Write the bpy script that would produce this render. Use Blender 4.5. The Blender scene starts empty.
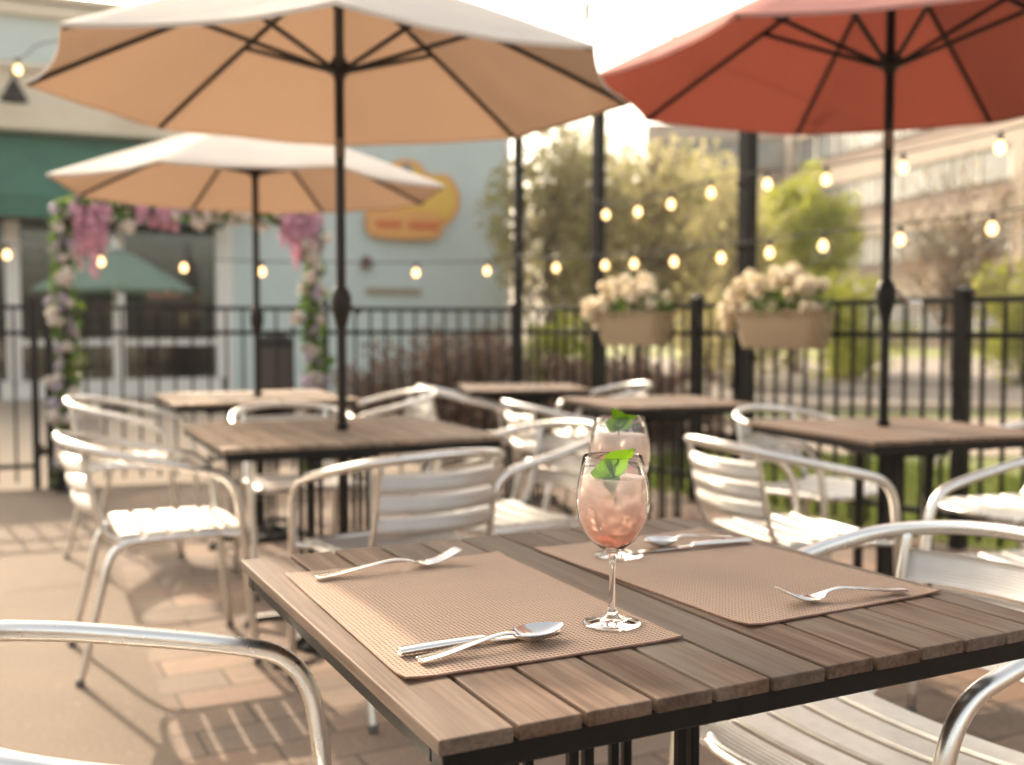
import bpy, bmesh, math, random
from mathutils import Vector, Matrix, noise
R = math.radians
random.seed(7)
scene = bpy.context.scene
col = scene.collection

# ------------------------------------------------------------------ camera
F, CAMZ = 1053.0, 1.10
PITCH = math.atan(55.5 / F)
cam_d = bpy.data.cameras.new('camera')
cam = bpy.data.objects.new('camera', cam_d)
col.objects.link(cam)
cam.location = (0, 0, CAMZ)
cam.rotation_euler = (math.pi / 2 - PITCH, 0, 0)
cam_d.sensor_width = 36
cam_d.lens = F / 1024 * 36
cam_d.clip_start = 0.05
cam_d.clip_end = 2000
cam_d.dof.use_dof = True
cam_d.dof.focus_distance = 1.2
cam_d.dof.aperture_fstop = 3.3
scene.camera = cam


def ray(x, y):
    u, v = (x - 512) / F, (382.5 - y) / F
    return Vector((u, math.cos(PITCH) + v * math.sin(PITCH), -math.sin(PITCH) + v * math.cos(PITCH)))


def at(x, y, z):
    d = ray(x, y)
    return Vector((0, 0, CAMZ)) + d * ((z - CAMZ) / d.z)


def atY(x, y, Y):
    d = ray(x, y)
    return Vector((0, 0, CAMZ)) + d * (Y / d.y)


# ------------------------------------------------------------------ object helpers
def tag(o, label=None, cat=None, group=None, kind=None):
    if label: o['label'] = label
    if cat: o['category'] = cat
    if group: o['group'] = group
    if kind: o['kind'] = kind
    return o


def thing(name, label, cat, loc=(0, 0, 0), rz=0.0, group=None):
    o = bpy.data.objects.new(name, None)
    col.objects.link(o)
    o.empty_display_size = 0.1
    o.location = loc
    o.rotation_euler = (0, 0, rz)
    return tag(o, label, cat, group)


def obj(name, bm, mat, parent=None, smooth=False, auto=None):
    me = bpy.data.meshes.new(name)
    bmesh.ops.recalc_face_normals(bm, faces=bm.faces)
    if smooth:
        for f in bm.faces: f.smooth = True
        if auto:
            for e in bm.edges:
                if len(e.link_faces) == 2 and e.calc_face_angle(0) > R(auto):
                    e.smooth = False
    bm.to_mesh(me)
    bm.free()
    o = bpy.data.objects.new(name, me)
    col.objects.link(o)
    if mat: me.materials.append(mat)
    o.parent = parent
    return o


def kids(o): return [c for c in bpy.data.objects if c.parent == o]


def copy_tree(o, parent=None):
    c = o.copy()
    col.objects.link(c)
    c.parent = parent
    for ch in kids(o): copy_tree(ch, c)
    return c


# ------------------------------------------------------------------ mesh helpers
def box(bm, c, s, rot=None, bevel=0.0, segs=1):
    r = bmesh.ops.create_cube(bm, size=1.0)
    vs = r['verts']
    bmesh.ops.scale(bm, vec=Vector(s), verts=vs)
    if bevel > 0:
        es = list({e for v in vs for e in v.link_edges})
        rb = bmesh.ops.bevel(bm, geom=es, offset=bevel, segments=segs, affect='EDGES', profile=0.6)
        vs = list({v for f in rb['faces'] for v in f.verts} | {v for v in vs if v.is_valid})
    if rot is not None: bmesh.ops.rotate(bm, cent=(0, 0, 0), matrix=rot, verts=vs)
    bmesh.ops.translate(bm, vec=Vector(c), verts=vs)
    return vs


def beam(bm, a, b, w, h, bevel=0.0):
    a, b = Vector(a), Vector(b)
    d = b - a
    q = d.to_track_quat('X', 'Z').to_matrix()
    box(bm, (a + b) / 2, (d.length, w, h), q, bevel)


def catmull(pts, n=6):
    P = [Vector(p) for p in pts]
    P = [P[0] * 2 - P[1]] + P + [P[-1] * 2 - P[-2]]
    out = []
    for i in range(1, len(P) - 2):
        p0, p1, p2, p3 = P[i - 1], P[i], P[i + 1], P[i + 2]
        for k in range(n):
            t = k / n
            out.append(0.5 * ((2 * p1) + (-p0 + p2) * t + (2 * p0 - 5 * p1 + 4 * p2 - p3) * t * t + (-p0 + 3 * p1 - 3 * p2 + p3) * t ** 3))
    out.append(P[-2].copy())
    return out


def tube(bm, pts, r, seg=10, cap=True, flat=1.0):
    P = [Vector(p) for p in pts]
    n = len(P)
    rr = r if isinstance(r, (list, tuple)) else [r] * n
    T = []
    for i in range(n):
        T.append((P[min(i + 1, n - 1)] - P[max(i - 1, 0)]).normalized())
    up = Vector((0, 0, 1)) if abs(T[0].z) < 0.9 else Vector((1, 0, 0))
    N = (up - T[0] * up.dot(T[0])).normalized()
    rings = []
    for i in range(n):
        N = (N - T[i] * N.dot(T[i])).normalized()
        B = T[i].cross(N)
        rings.append([bm.verts.new(P[i] + (N * math.cos(a) * flat + B * math.sin(a)) * rr[i]) for a in [2 * math.pi * k / seg for k in range(seg)]])
    for i in range(n - 1):
        for k in range(seg):
            bm.faces.new((rings[i][k], rings[i][(k + 1) % seg], rings[i + 1][(k + 1) % seg], rings[i + 1][k]))
    if cap:
        bm.faces.new(rings[0][::-1])
        bm.faces.new(rings[-1])


def lathe(bm, prof, seg=32, c=(0, 0, 0), close=False):
    c = Vector(c)
    rings = []
    for (r, z) in prof:
        if r < 1e-6:
            rings.append([bm.verts.new(c + Vector((0, 0, z)))])
        else:
            rings.append([bm.verts.new(c + Vector((r * math.cos(2 * math.pi * k / seg), r * math.sin(2 * math.pi * k / seg), z))) for k in range(seg)])
    idx = list(range(len(rings) - 1))
    pairs = [(i, i + 1) for i in idx] + ([(len(rings) - 1, 0)] if close else [])
    for i, j in pairs:
        a, b = rings[i], rings[j]
        for k in range(seg):
            k2 = (k + 1) % seg
            if len(a) == 1 and len(b) == 1: continue
            if len(a) == 1: bm.faces.new((a[0], b[k2], b[k]))
            elif len(b) == 1: bm.faces.new((a[k], a[k2], b[0]))
            else: bm.faces.new((a[k], a[k2], b[k2], b[k]))


def prism(bm, outline, z0, z1, M=Matrix.Identity(4), bevel=0):
    lo = [bm.verts.new(M @ Vector((x, y, z0))) for x, y in outline]
    hi = [bm.verts.new(M @ Vector((x, y, z1))) for x, y in outline]
    n = len(outline)
    bm.faces.new(lo[::-1])
    bm.faces.new(hi)
    for i in range(n):
        bm.faces.new((lo[i], lo[(i + 1) % n], hi[(i + 1) % n], hi[i]))


def sheet(bm, pts, z):
    bm.faces.new([bm.verts.new((x, y, z)) for x, y in pts])


def NB(): return bmesh.new()


# ------------------------------------------------------------------ materials
def mat(name):
    m = bpy.data.materials.new(name)
    m.use_nodes = True
    nt = m.node_tree
    nt.nodes.clear()
    out = nt.nodes.new('ShaderNodeOutputMaterial')
    return m, nt, out


class G:
    """small node builder"""
    def __init__(s, name):
        s.m, s.nt, s.out = mat(name)

    def n(s, typ, **kw):
        nd = s.nt.nodes.new(typ)
        for k, v in kw.items():
            if k.startswith('_'): setattr(nd, k[1:], v)
        for k, v in kw.items():
            if not k.startswith('_'):
                key = int(k[1:]) if k[0] == 'i' and k[1:].isdigit() else k.replace('__', ' ')
                sk = nd.inputs[key]
                if isinstance(v, bpy.types.NodeSocket): s.nt.links.new(v, sk)
                elif isinstance(v, (tuple, list)) and len(v) == 3 and sk.type == 'RGBA': sk.default_value = (*v, 1)
                else: sk.default_value = v
        return nd

    def coord(s, which='Object', scale=(1, 1, 1), rot=(0, 0, 0)):
        c = s.n('ShaderNodeTexCoord')
        mp = s.n('ShaderNodeMapping', Vector=c.outputs[which], Scale=scale, Rotation=rot)
        return mp.outputs[0]

    def noise(s, vec, scale, detail=4, rough=0.55, out='Fac'):
        return s.n('ShaderNodeTexNoise', Vector=vec, Scale=scale, Detail=detail, Roughness=rough).outputs[out]

    def ramp(s, fac, stops):
        r = s.n('ShaderNodeValToRGB', Fac=fac)
        e = r.color_ramp.elements
        while len(e) < len(stops): e.new(0.5)
        for el, (p, c) in zip(e, stops):
            el.position = p
            el.color = (*c, 1) if len(c) == 3 else c
        return r.outputs[0]

    def mix(s, fac, a, b, mode='MIX'):
        x = s.n('ShaderNodeMix', _data_type='RGBA', _blend_type=mode)
        for i, v in ((0, fac), (6, a), (7, b)):
            sk = x.inputs[i]
            if isinstance(v, bpy.types.NodeSocket): s.nt.links.new(v, sk)
            elif isinstance(v, (tuple, list)): sk.default_value = (*v, 1)
            else: sk.default_value = v
        return x.outputs[2]

    def bump(s, h, strength=0.3, dist=0.01):
        return s.n('ShaderNodeBump', Height=h, Strength=strength, Distance=dist).outputs[0]

    def bsdf(s, **kw):
        b = s.n('ShaderNodeBsdfPrincipled')
        for k, v in kw.items():
            sk = b.inputs[k.replace('__', ' ')]
            if isinstance(v, bpy.types.NodeSocket): s.nt.links.new(v, sk)
            elif isinstance(v, (tuple, list)) and len(v) == 3 and sk.type == 'RGBA': sk.default_value = (*v, 1)
            else: sk.default_value = v
        return b.outputs[0]

    def done(s, shader):
        s.nt.links.new(shader, s.out.inputs['Surface'])
        return s.m


def plain(name, c, rough=0.6, metal=0.0, var=0.12, scale=20, bump=0.0, spec=0.5):
    g = G(name)
    v = g.coord()
    nz = g.noise(v, scale)
    cc = g.ramp(nz, [(0.3, tuple(x * (1 - var) for x in c)), (0.7, tuple(min(1, x * (1 + var)) for x in c))])
    kw = dict(Base__Color=cc, Roughness=rough, Metallic=metal, Specular__IOR__Level=spec)
    if bump: kw['Normal'] = g.bump(nz, bump, 0.005)
    return g.done(g.bsdf(**kw))


def m_alu(name, rough=0.24, ridges=False):
    g = G(name)
    v = g.coord()
    nz = g.noise(v, 60, 3)
    big = g.noise(v, 9, 3)
    ro = g.n('ShaderNodeMapRange', Value=nz, **{'To Min': rough - 0.05, 'To Max': rough + 0.1}).outputs[0]
    c = g.ramp(big, [(0.3, (0.72, 0.70, 0.67)), (0.7, (0.82, 0.80, 0.775))])
    kw = dict(Base__Color=c, Metallic=1.0, Roughness=ro)
    if ridges:
        w = g.n('ShaderNodeTexWave', _wave_type='BANDS', _bands_direction='Z', Vector=v, Scale=60.0, Distortion=0.0).outputs['Fac']
        kw['Normal'] = g.bump(w, 0.9, 0.0016)
    return g.done(g.bsdf(**kw))


def m_seat(name):
    g = G(name)
    v = g.coord()
    nz = g.noise(v, 40, 4)
    c = g.ramp(nz, [(0.3, (0.66, 0.63, 0.585)), (0.7, (0.75, 0.725, 0.685))])
    w = g.n('ShaderNodeTexWave', _wave_type='BANDS', _bands_direction='Y', Vector=v, Scale=40.0).outputs['Fac']
    return g.done(g.bsdf(Base__Color=c, Metallic=0.75, Roughness=0.42, Normal=g.bump(w, 0.35, 0.001)))


def m_wood(name, a, b, c, rough=0.66):
    g = G(name)
    geo = g.n('ShaderNodeNewGeometry').outputs['Random Per Island']
    co = g.n('ShaderNodeTexCoord').outputs['Object']
    off = g.n('ShaderNodeVectorMath', _operation='SCALE', i0=(3.1, 7.7, 1.3), Scale=geo)
    g.nt.links.new(geo, off.inputs['Scale'])
    ad = g.n('ShaderNodeVectorMath', _operation='ADD', i0=co, i1=off.outputs[0]).outputs[0]
    v = g.n('ShaderNodeMapping', Vector=ad, Scale=(30, 2.2, 30)).outputs[0]
    v2 = g.n('ShaderNodeMapping', Vector=ad, Scale=(160, 5, 160)).outputs[0]
    v3 = g.n('ShaderNodeMapping', Vector=ad, Scale=(7, 2.5, 7)).outputs[0]
    n1 = g.noise(v, 1.0, 6, 0.62)
    n2 = g.noise(v2, 1.0, 3, 0.6)
    n3 = g.noise(v3, 1.0, 3, 0.5)
    cc = g.ramp(n1, [(0.28, a), (0.52, b), (0.75, c)])
    fine = g.ramp(n2, [(0.32, (0.50, 0.47, 0.45)), (0.6, (1.08, 1.06, 1.04))])
    cc = g.mix(0.85, cc, fine, 'MULTIPLY')
    grey = g.mix(g.ramp(n3, [(0.40, (0, 0, 0)), (0.68, (0.75, 0.75, 0.75))]), cc, g.mix(n2, (0.10, 0.08, 0.065), (0.205, 0.17, 0.14)))
    val = g.n('ShaderNodeMapRange', Value=geo, **{'To Min': 0.74, 'To Max': 1.22}).outputs[0]
    hs = g.n('ShaderNodeHueSaturation', Color=grey, Value=val, Saturation=0.95).outputs[0]
    h = g.n('ShaderNodeMath', _operation='ADD', i0=n1, i1=n2).outputs[0]
    return g.done(g.bsdf(Base__Color=hs, Roughness=rough, Normal=g.bump(h, 0.28, 0.002), Specular__IOR__Level=0.2))


def m_canvas(name, top, under, trans, k=0.3):
    """woven canopy cloth: pale outside, inside colour darkened for the shade beneath, a little light comes through"""
    g = G(name)
    v = g.coord()
    nz = g.noise(v, 4, 4)
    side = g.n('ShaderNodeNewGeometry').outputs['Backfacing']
    t = g.mix(side, top, under)  # shade under the canopy is painted into the back-face colour
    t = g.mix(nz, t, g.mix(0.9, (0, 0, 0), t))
    fine = g.noise(v, 500, 2)
    fold = g.noise(g.coord(scale=(1, 1, 3)), 5, 3, 0.55)
    hh = g.n('ShaderNodeMath', _operation='MULTIPLY_ADD', i0=fold, i1=12.0, i2=fine).outputs[0]
    nm = g.bump(hh, 0.5, 0.0022)
    d = g.n('ShaderNodeBsdfDiffuse', Color=t, Normal=nm).outputs[0]
    tr = g.n('ShaderNodeBsdfTranslucent', Color=trans, Normal=nm).outputs[0]
    return g.done(g.n('ShaderNodeMixShader', Fac=k, i1=d, i2=tr).outputs[0])


def m_leaf(name, cols, trans=0.4, rough=0.5):
    g = G(name)
    geo = g.n('ShaderNodeNewGeometry').outputs['Random Per Island']
    cc = g.ramp(geo, [(i / max(1, len(cols) - 1), c) for i, c in enumerate(cols)])
    b = g.bsdf(Base__Color=cc, Roughness=rough, Specular__IOR__Level=0.25)
    tr = g.n('ShaderNodeBsdfTranslucent', Color=cc).outputs[0]
    return g.done(g.n('ShaderNodeMixShader', Fac=trans, i1=b, i2=tr).outputs[0])


def m_glass(name, color=(1, 1, 1), rough=0.0, ior=1.45):
    g = G(name)
    return g.done(g.n('ShaderNodeBsdfGlass', Color=color, Roughness=rough, IOR=ior).outputs[0])


def m_pane(name):
    g = G(name)
    t = g.n('ShaderNodeBsdfTransparent', Color=(0.72, 0.78, 0.76)).outputs[0]
    gl = g.n('ShaderNodeBsdfGlossy', Color=(0.9, 0.9, 0.9), Roughness=0.03).outputs[0]
    fr = g.n('ShaderNodeFresnel', IOR=1.5).outputs[0]
    fr = g.n('ShaderNodeMath', _operation='MULTIPLY_ADD', i0=fr, i1=1.0, i2=0.05).outputs[0]
    return g.done(g.n('ShaderNodeMixShader', Fac=fr, i1=t, i2=gl).outputs[0])


def m_emit(name, c, s):
    g = G(name)
    return g.done(g.n('ShaderNodeEmission', Color=c, Strength=s).outputs[0])


M = {}
M['alu'] = m_alu('polished_aluminium', 0.27)
M['slat'] = m_alu('ribbed_aluminium', 0.36, True)
M['seat'] = m_seat('brushed_seat_slats')
M['steel'] = m_alu('cutlery_steel', 0.14)
M['rubber'] = plain('rubber', (0.10, 0.09, 0.08), 0.7)
M['black'] = plain('black_paint', (0.006, 0.0055, 0.005), 0.5, var=0.3, scale=40, bump=0.05, spec=0.22)
M['bronze'] = plain('bronze_paint', (0.014, 0.009, 0.006), 0.4, 0.0, var=0.25, scale=40, spec=0.3)
M['wood'] = m_wood('brown_planks', (0.066, 0.034, 0.021), (0.122, 0.073, 0.050), (0.182, 0.118, 0.085))
M['wood_pale'] = m_wood('weathered_planks', (0.19, 0.125, 0.085), (0.30, 0.21, 0.15), (0.42, 0.31, 0.23), 0.6)
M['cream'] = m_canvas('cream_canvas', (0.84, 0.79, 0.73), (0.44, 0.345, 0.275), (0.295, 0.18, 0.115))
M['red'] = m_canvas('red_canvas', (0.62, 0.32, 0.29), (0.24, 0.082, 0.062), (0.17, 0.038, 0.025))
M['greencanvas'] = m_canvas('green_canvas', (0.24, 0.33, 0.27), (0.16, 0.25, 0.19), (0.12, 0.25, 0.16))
M['collar'] = plain('dull_collar', (0.16, 0.10, 0.075), 0.5)
M['silver'] = m_alu('silver_fitting', 0.3)
M['glass'] = m_glass('clear_glass')
g = G('ice')
M['ice'] = g.done(g.n('ShaderNodeMixShader', Fac=0.45, i1=g.n('ShaderNodeBsdfGlass', Color=(1, .97, .95), Roughness=0.10, IOR=1.17).outputs[0], i2=g.n('ShaderNodeBsdfTranslucent', Color=(1, .93, .89)).outputs[0]).outputs[0])
M['pane'] = m_pane('window_pane')
M['mint'] = m_leaf('mint_leaf', [(0.10, 0.23, 0.012), (0.20, 0.36, 0.025)], 0.45, 0.4)
M['bulb'] = m_emit('bulb_glow', (1.0, 0.62, 0.32), 1.5)
M['wire'] = plain('black_cable', (0.03, 0.028, 0.025), 0.6)
M['bluewall'] = plain('pale_blue_wall', (0.52, 0.61, 0.60), 0.85, var=0.04, scale=1.5)
M['white'] = plain('white_paint', (0.75, 0.73, 0.69), 0.6, var=0.05)
M['fascia'] = plain('cream_fascia', (0.70, 0.62, 0.50), 0.7, var=0.05, scale=2)
M['awning'] = plain('green_awning', (0.030, 0.130, 0.085), 0.75, var=0.15, scale=3)
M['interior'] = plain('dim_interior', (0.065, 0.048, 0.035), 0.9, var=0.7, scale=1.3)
M['shelf'] = plain('timber_counter', (0.28, 0.17, 0.08), 0.7, var=0.4, scale=2)
M['orange'] = plain('orange_sign', (0.72, 0.32, 0.10), 0.5, var=0.04)
M['yellow'] = plain('yellow_sign', (0.72, 0.46, 0.09), 0.5, var=0.05)
M['plaqueface'] = plain('amber_sign', (0.72, 0.38, 0.13), 0.5, var=0.04)
M['signred'] = plain('red_lettering', (0.66, 0.12, 0.04), 0.5)
M['signblue'] = plain('grey_blue_paint', (0.20, 0.23, 0.27), 0.5)
M['beige'] = plain('beige_plate', (0.42, 0.38, 0.31), 0.7)
M['brick'] = plain('brown_brick', (0.175, 0.128, 0.105), 0.9, var=0.15, scale=0.9)
M['concrete'] = plain('tan_concrete_band', (0.31, 0.26, 0.22), 0.9, var=0.08, scale=0.6)
M['darkglass'] = plain('tinted_glass', (0.09, 0.105, 0.115), 0.2, var=0.4, scale=0.35)
M['wicker'] = None
M['bark'] = plain('bark', (0.21, 0.16, 0.12), 0.9, var=0.35, scale=12, bump=0.4)
M['drytwig'] = m_leaf('dry_twigs', [(0.13, 0.065, 0.045), (0.20, 0.11, 0.075), (0.26, 0.15, 0.10)], 0.1)
M['olive'] = m_leaf('olive_leaves', [(0.32, 0.30, 0.13), (0.42, 0.37, 0.19), (0.50, 0.43, 0.27), (0.38, 0.40, 0.12)], 0.6)
M['lime'] = m_leaf('lime_leaves', [(0.28, 0.32, 0.04), (0.38, 0.41, 0.06), (0.46, 0.45, 0.09)], 0.55)
M['tanleaf'] = m_leaf('tan_buds', [(0.24, 0.15, 0.075), (0.32, 0.21, 0.11), (0.20, 0.17, 0.05)], 0.4)
M['grass'] = m_leaf('grass_blades', [(0.06, 0.10, 0.012), (0.12, 0.17, 0.02), (0.20, 0.20, 0.05)], 0.35)
M['leaf'] = m_leaf('foliage_green', [(0.05, 0.12, 0.02), (0.10, 0.20, 0.03), (0.20, 0.28, 0.05)], 0.4)
M['petal_cream'] = m_leaf('cream_petals', [(0.84, 0.74, 0.56), (0.88, 0.82, 0.68), (0.82, 0.70, 0.54)], 0.45, 0.7)
M['petal_pink'] = m_leaf('pink_petals', [(0.66, 0.30, 0.42), (0.78, 0.44, 0.56), (0.76, 0.56, 0.66)], 0.35, 0.7)
M['petal_lilac'] = m_leaf('lilac_petals', [(0.48, 0.38, 0.50), (0.66, 0.56, 0.64), (0.56, 0.55, 0.62)], 0.35, 0.7)
M['petal_white'] = m_leaf('white_petals', [(0.78, 0.70, 0.62), (0.82, 0.78, 0.72), (0.72, 0.60, 0.54)], 0.35, 0.7)


def m_mat():
    g = G('woven_placemat')
    v = g.coord(scale=(1, 1, 1))
    w1 = g.n('ShaderNodeTexWave', _wave_type='BANDS', _bands_direction='X', Vector=v, Scale=58.0, Distortion=1.6, Detail=1).outputs['Fac']
    w2 = g.n('ShaderNodeTexWave', _wave_type='BANDS', _bands_direction='Y', Vector=v, Scale=50.0, Distortion=1.6, Detail=1).outputs['Fac']
    a1 = g.n('ShaderNodeMath', _operation='SUBTRACT', i0=1.0, i1=w1).outputs[0]
    a2 = g.n('ShaderNodeMath', _operation='SUBTRACT', i0=1.0, i1=w2).outputs[0]
    k = g.n('ShaderNodeMath', _operation='MULTIPLY', i0=a1, i1=a2).outputs[0]
    k = g.n('ShaderNodeMath', _operation='SUBTRACT', i0=1.0, i1=k).outputs[0]
    big = g.noise(v, 9, 4)
    th = g.noise(g.coord(scale=(6, 260, 1)), 1.0, 2)
    c = g.ramp(k, [(0.15, (0.085, 0.045, 0.03)), (0.6, (0.36, 0.23, 0.17)), (0.97, (0.74, 0.53, 0.415))])
    c = g.mix(g.ramp(th, [(0.4, (0, 0, 0)), (0.7, (0.35, 0.35, 0.35))]), c, (0.52, 0.36, 0.27))
    c = g.mix(g.ramp(big, [(0.35, (0, 0, 0)), (0.75, (0.3, 0.3, 0.3))]), c, (0.62, 0.43, 0.33))
    return g.done(g.bsdf(Base__Color=c, Roughness=0.55, Normal=g.bump(k, 0.5, 0.0009), Specular__IOR__Level=0.5))


M['mat'] = m_mat()
M['matedge'] = plain('placemat_binding', (0.22, 0.12, 0.085), 0.8, var=0.25, scale=80)


def m_wicker():
    g = G('wicker_box')
    v = g.coord()
    w1 = g.n('ShaderNodeTexWave', _bands_direction='X', Vector=v, Scale=14.0, Distortion=1.0).outputs['Fac']
    w2 = g.n('ShaderNodeTexWave', _bands_direction='Z', Vector=v, Scale=22.0, Distortion=1.0).outputs['Fac']
    k = g.n('ShaderNodeMath', _operation='MULTIPLY', i0=w1, i1=w2).outputs[0]
    c = g.ramp(k, [(0.0, (0.30, 0.21, 0.125)), (0.8, (0.46, 0.345, 0.22))])
    return g.done(g.bsdf(Base__Color=c, Roughness=0.7, Normal=g.bump(k, 0.6, 0.006)))


M['wicker'] = m_wicker()


def m_drink():
    g = G('pink_drink')
    z = g.n('ShaderNodeSeparateXYZ', Vector=g.n('ShaderNodeTexCoord').outputs['Generated']).outputs['Z']
    v = g.coord()
    zz = g.n('ShaderNodeMath', _operation='ADD', i0=z, i1=g.n('ShaderNodeMapRange', Value=g.noise(v, 45, 3), **{'To Min': -.22, 'To Max': .22}).outputs[0]).outputs[0]
    c = g.ramp(zz, [(0.08, (1.0, 0.52, 0.38)), (0.42, (1.0, 0.70, 0.60)), (0.8, (1.0, 0.87, 0.82))])
    gl = g.n('ShaderNodeBsdfGlass', Color=g.mix(0.35, c, (1, 1, 1)), Roughness=0.12, IOR=1.14).outputs[0]
    tr = g.n('ShaderNodeBsdfTranslucent', Color=c).outputs[0]
    df = g.n('ShaderNodeBsdfDiffuse', Color=c).outputs[0]
    a = g.n('ShaderNodeMixShader', Fac=0.55, i1=tr, i2=df).outputs[0]
    return g.done(g.n('ShaderNodeMixShader', Fac=0.38, i1=gl, i2=a).outputs[0])


M['drink'] = m_drink()


def m_pavers():
    g = G('patio_pavers')
    v = g.coord('Object')
    wob = g.n('ShaderNodeMix', _data_type='VECTOR')
    b = g.n('ShaderNodeTexBrick', Vector=v, Color1=(0.0, 0, 0), Color2=(1, 1, 1), Mortar=(0.5, 0.5, 0.5), Scale=1.0, **{'Mortar Size': 0.006, 'Mortar Smooth': 0.5, 'Brick Width': 0.34, 'Row Height': 0.17, 'Bias': 0.0})
    c = g.ramp(b.outputs['Color'], [(0.0, (0.10, 0.07, 0.052)), (0.35, (0.22, 0.132, 0.09)), (0.65, (0.155, 0.115, 0.09)), (1.0, (0.27, 0.175, 0.122))])
    n1 = g.noise(v, 3.0, 5, 0.6)
    n2 = g.noise(v, 60, 3, 0.6)
    c = g.mix(g.ramp(n1, [(0.4, (0, 0, 0)), (0.66, (0.8, 0.8, 0.8))]), c, (0.135, 0.105, 0.082))
    c = g.mix(g.ramp(n2, [(0.45, (0, 0, 0)), (0.75, (0.4, 0.4, 0.4))]), c, (0.31, 0.225, 0.16))
    c = g.mix(b.outputs['Fac'], c, (0.07, 0.05, 0.037))
    h = g.mix(0.75, n2, g.ramp(b.outputs['Fac'], [(0, (1, 1, 1)), (1, (0, 0, 0))]))
    return g.done(g.bsdf(Base__Color=c, Roughness=0.85, Normal=g.bump(h, 0.4, 0.006)))


def m_ground(name, a, b, scale=0.8, fine=60, rough=0.9, spots=None):
    g = G(name)
    v = g.coord('Object')
    n1 = g.noise(v, scale, 5, 0.6)
    n2 = g.noise(v, fine, 4, 0.65)
    c = g.mix(n1, a, b)
    c = g.mix(g.ramp(n2, [(0.4, (0, 0, 0)), (0.8, (0.5, 0.5, 0.5))]), c, tuple(min(1, x * 1.55) for x in b))
    if spots:
        n3 = g.noise(v, 22, 2)
        c = g.mix(g.ramp(n3, [(0.66, (0, 0, 0)), (0.72, (0.6, 0.6, 0.6))]), c, spots)
    return g.done(g.bsdf(Base__Color=c, Roughness=rough, Normal=g.bump(n2, 0.35, 0.006)))


M['pavers'] = m_pavers()
M['slab'] = m_ground('tan_slab', (0.10, 0.074, 0.054), (0.165, 0.122, 0.09), 2.2, 70, .9, (0.28, 0.215, 0.16))
M['dirt'] = m_ground('dry_ground', (0.20, 0.155, 0.115), (0.27, 0.21, 0.16), 0.15, 8)
M['walk'] = m_ground('pale_pavement', (0.40, 0.31, 0.23), (0.47, 0.37, 0.28), 0.4, 30)
M['road'] = m_ground('worn_asphalt', (0.13, 0.11, 0.095), (0.19, 0.16, 0.14), 0.2, 30)
M['lawn'] = m_ground('lawn_soil', (0.075, 0.10, 0.02), (0.16, 0.17, 0.045), 1.2, 40)
M['mulch'] = m_ground('mulch', (0.09, 0.06, 0.045), (0.15, 0.10, 0.07), 2, 40)

# ------------------------------------------------------------------ ground
TH = R(25)
E1 = Vector((math.cos(TH), math.sin(TH), 0))
E2 = Vector((-math.sin(TH), math.cos(TH), 0))
FA0, FAK = Vector((-3.22, 7.10, 0)), Vector((0.02, 8.20, 0))          # left fence
FBD = Vector((0.589, -0.808, 0)).normalized()
FB1 = FAK + FBD * 5.6


def ground(name, pts, z, m, rz=0.0, origin=(0, 0)):
    bm = NB()
    Mi = Matrix.Rotation(-rz, 3, 'Z')
    sheet(bm, [tuple((Mi @ Vector((x - origin[0], y - origin[1], 0)))[:2]) for x, y in pts], 0)
    o = obj(name, bm, m)
    o.location = (origin[0], origin[1], z)
    o.rotation_euler = (0, 0, rz)
    tag(o, kind='structure')
    return o


ground('ground', [(-160, -60), (160, -60), (160, 260), (-160, 260)], -0.016, M['dirt'])
ga = FA0 - (FAK - FA0) * 3.0
ground('patio', [(ga.x, ga.y), (FAK.x, FAK.y), (FB1.x, FB1.y), (9, -6), (-14, -6)], 0.0, M['pavers'], R(27), (0, 0))
# the plain slab left of the pavers
pb0 = at(125, 580, 0)
pb1 = at(180, 765, 0)
dl = (pb1 - pb0).normalized()
q0, q1 = pb0 - dl * 2.45, pb0 + dl * 9
tA = (FAK - FA0).normalized()
q0 = pb0 - dl * 2.2
ground('concrete_path', [(ga.x, ga.y - 0.02), (-3.2 + 0.9, 7.10 + 0.3), (q0.x, q0.y), (q1.x, q1.y), (-14, -6)], 0.004, M['slab'], R(27), (-2, 4))
ground('pavement', [(ga.x, ga.y + 0.03), (FAK.x - 0.6, FAK.y + 0.03 - 0.2), (0.6, 26), (-30, 14)], -0.004, M['walk'], R(25), (-4, 11))
ground('planting_bed', [(-2.3, 8.15), (0.02, 8.85), (2.6, 8.75), (2.2, 11.2), (-0.6, 12), (-2.4, 10.2)], 0.0, M['mulch'])
ground('lawn', [(FAK.x + 0.1, FAK.y + 0.15), (FB1.x + 0.1, FB1.y), (14, 2.0), (14, 8.2), (1.6, 9.1)], -0.004, M['lawn'])
ground('sidewalk', [(1.55, 9.15), (30, 7.1), (30, 11.3), (1.9, 12.9)], 0.0, M['walk'])
ground('verge', [(0.5, 13.0), (40, 10.6), (40, 11.6), (0.5, 14.0)], -0.004, M['lawn'])
ground('road', [(0.2, 14.2), (90, 9.0), (90, 34), (0.2, 38)], -0.008, M['road'])
ground('far_lawn', [(-2, 38.2), (90, 34.2), (90, 80), (-2, 80)], -0.004, M['lawn'])


# kerb between road and verge
bm = NB()
beam(bm, (0.5, 14.1, 0.03), (40, 11.75, 0.03), 0.15, 0.13, 0.01)
tag(obj('kerb', bm, M['walk']), kind='structure')

# ------------------------------------------------------------------ furniture: tables
def planks_bm(w, d, cuts, zt, th):
    bm = NB()
    for a, b in zip(cuts[:-1], cuts[1:]):
        x0, x1 = a + 0.0028, b - 0.0028
        yo = random.uniform(-0.0015, 0.0015)
        box(bm, ((x0 + x1) / 2 - w / 2, yo, zt - th / 2 + random.uniform(-.0006, .0006)), (x1 - x0, d, th), None, 0.0022, 2)
    return bm


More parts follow.
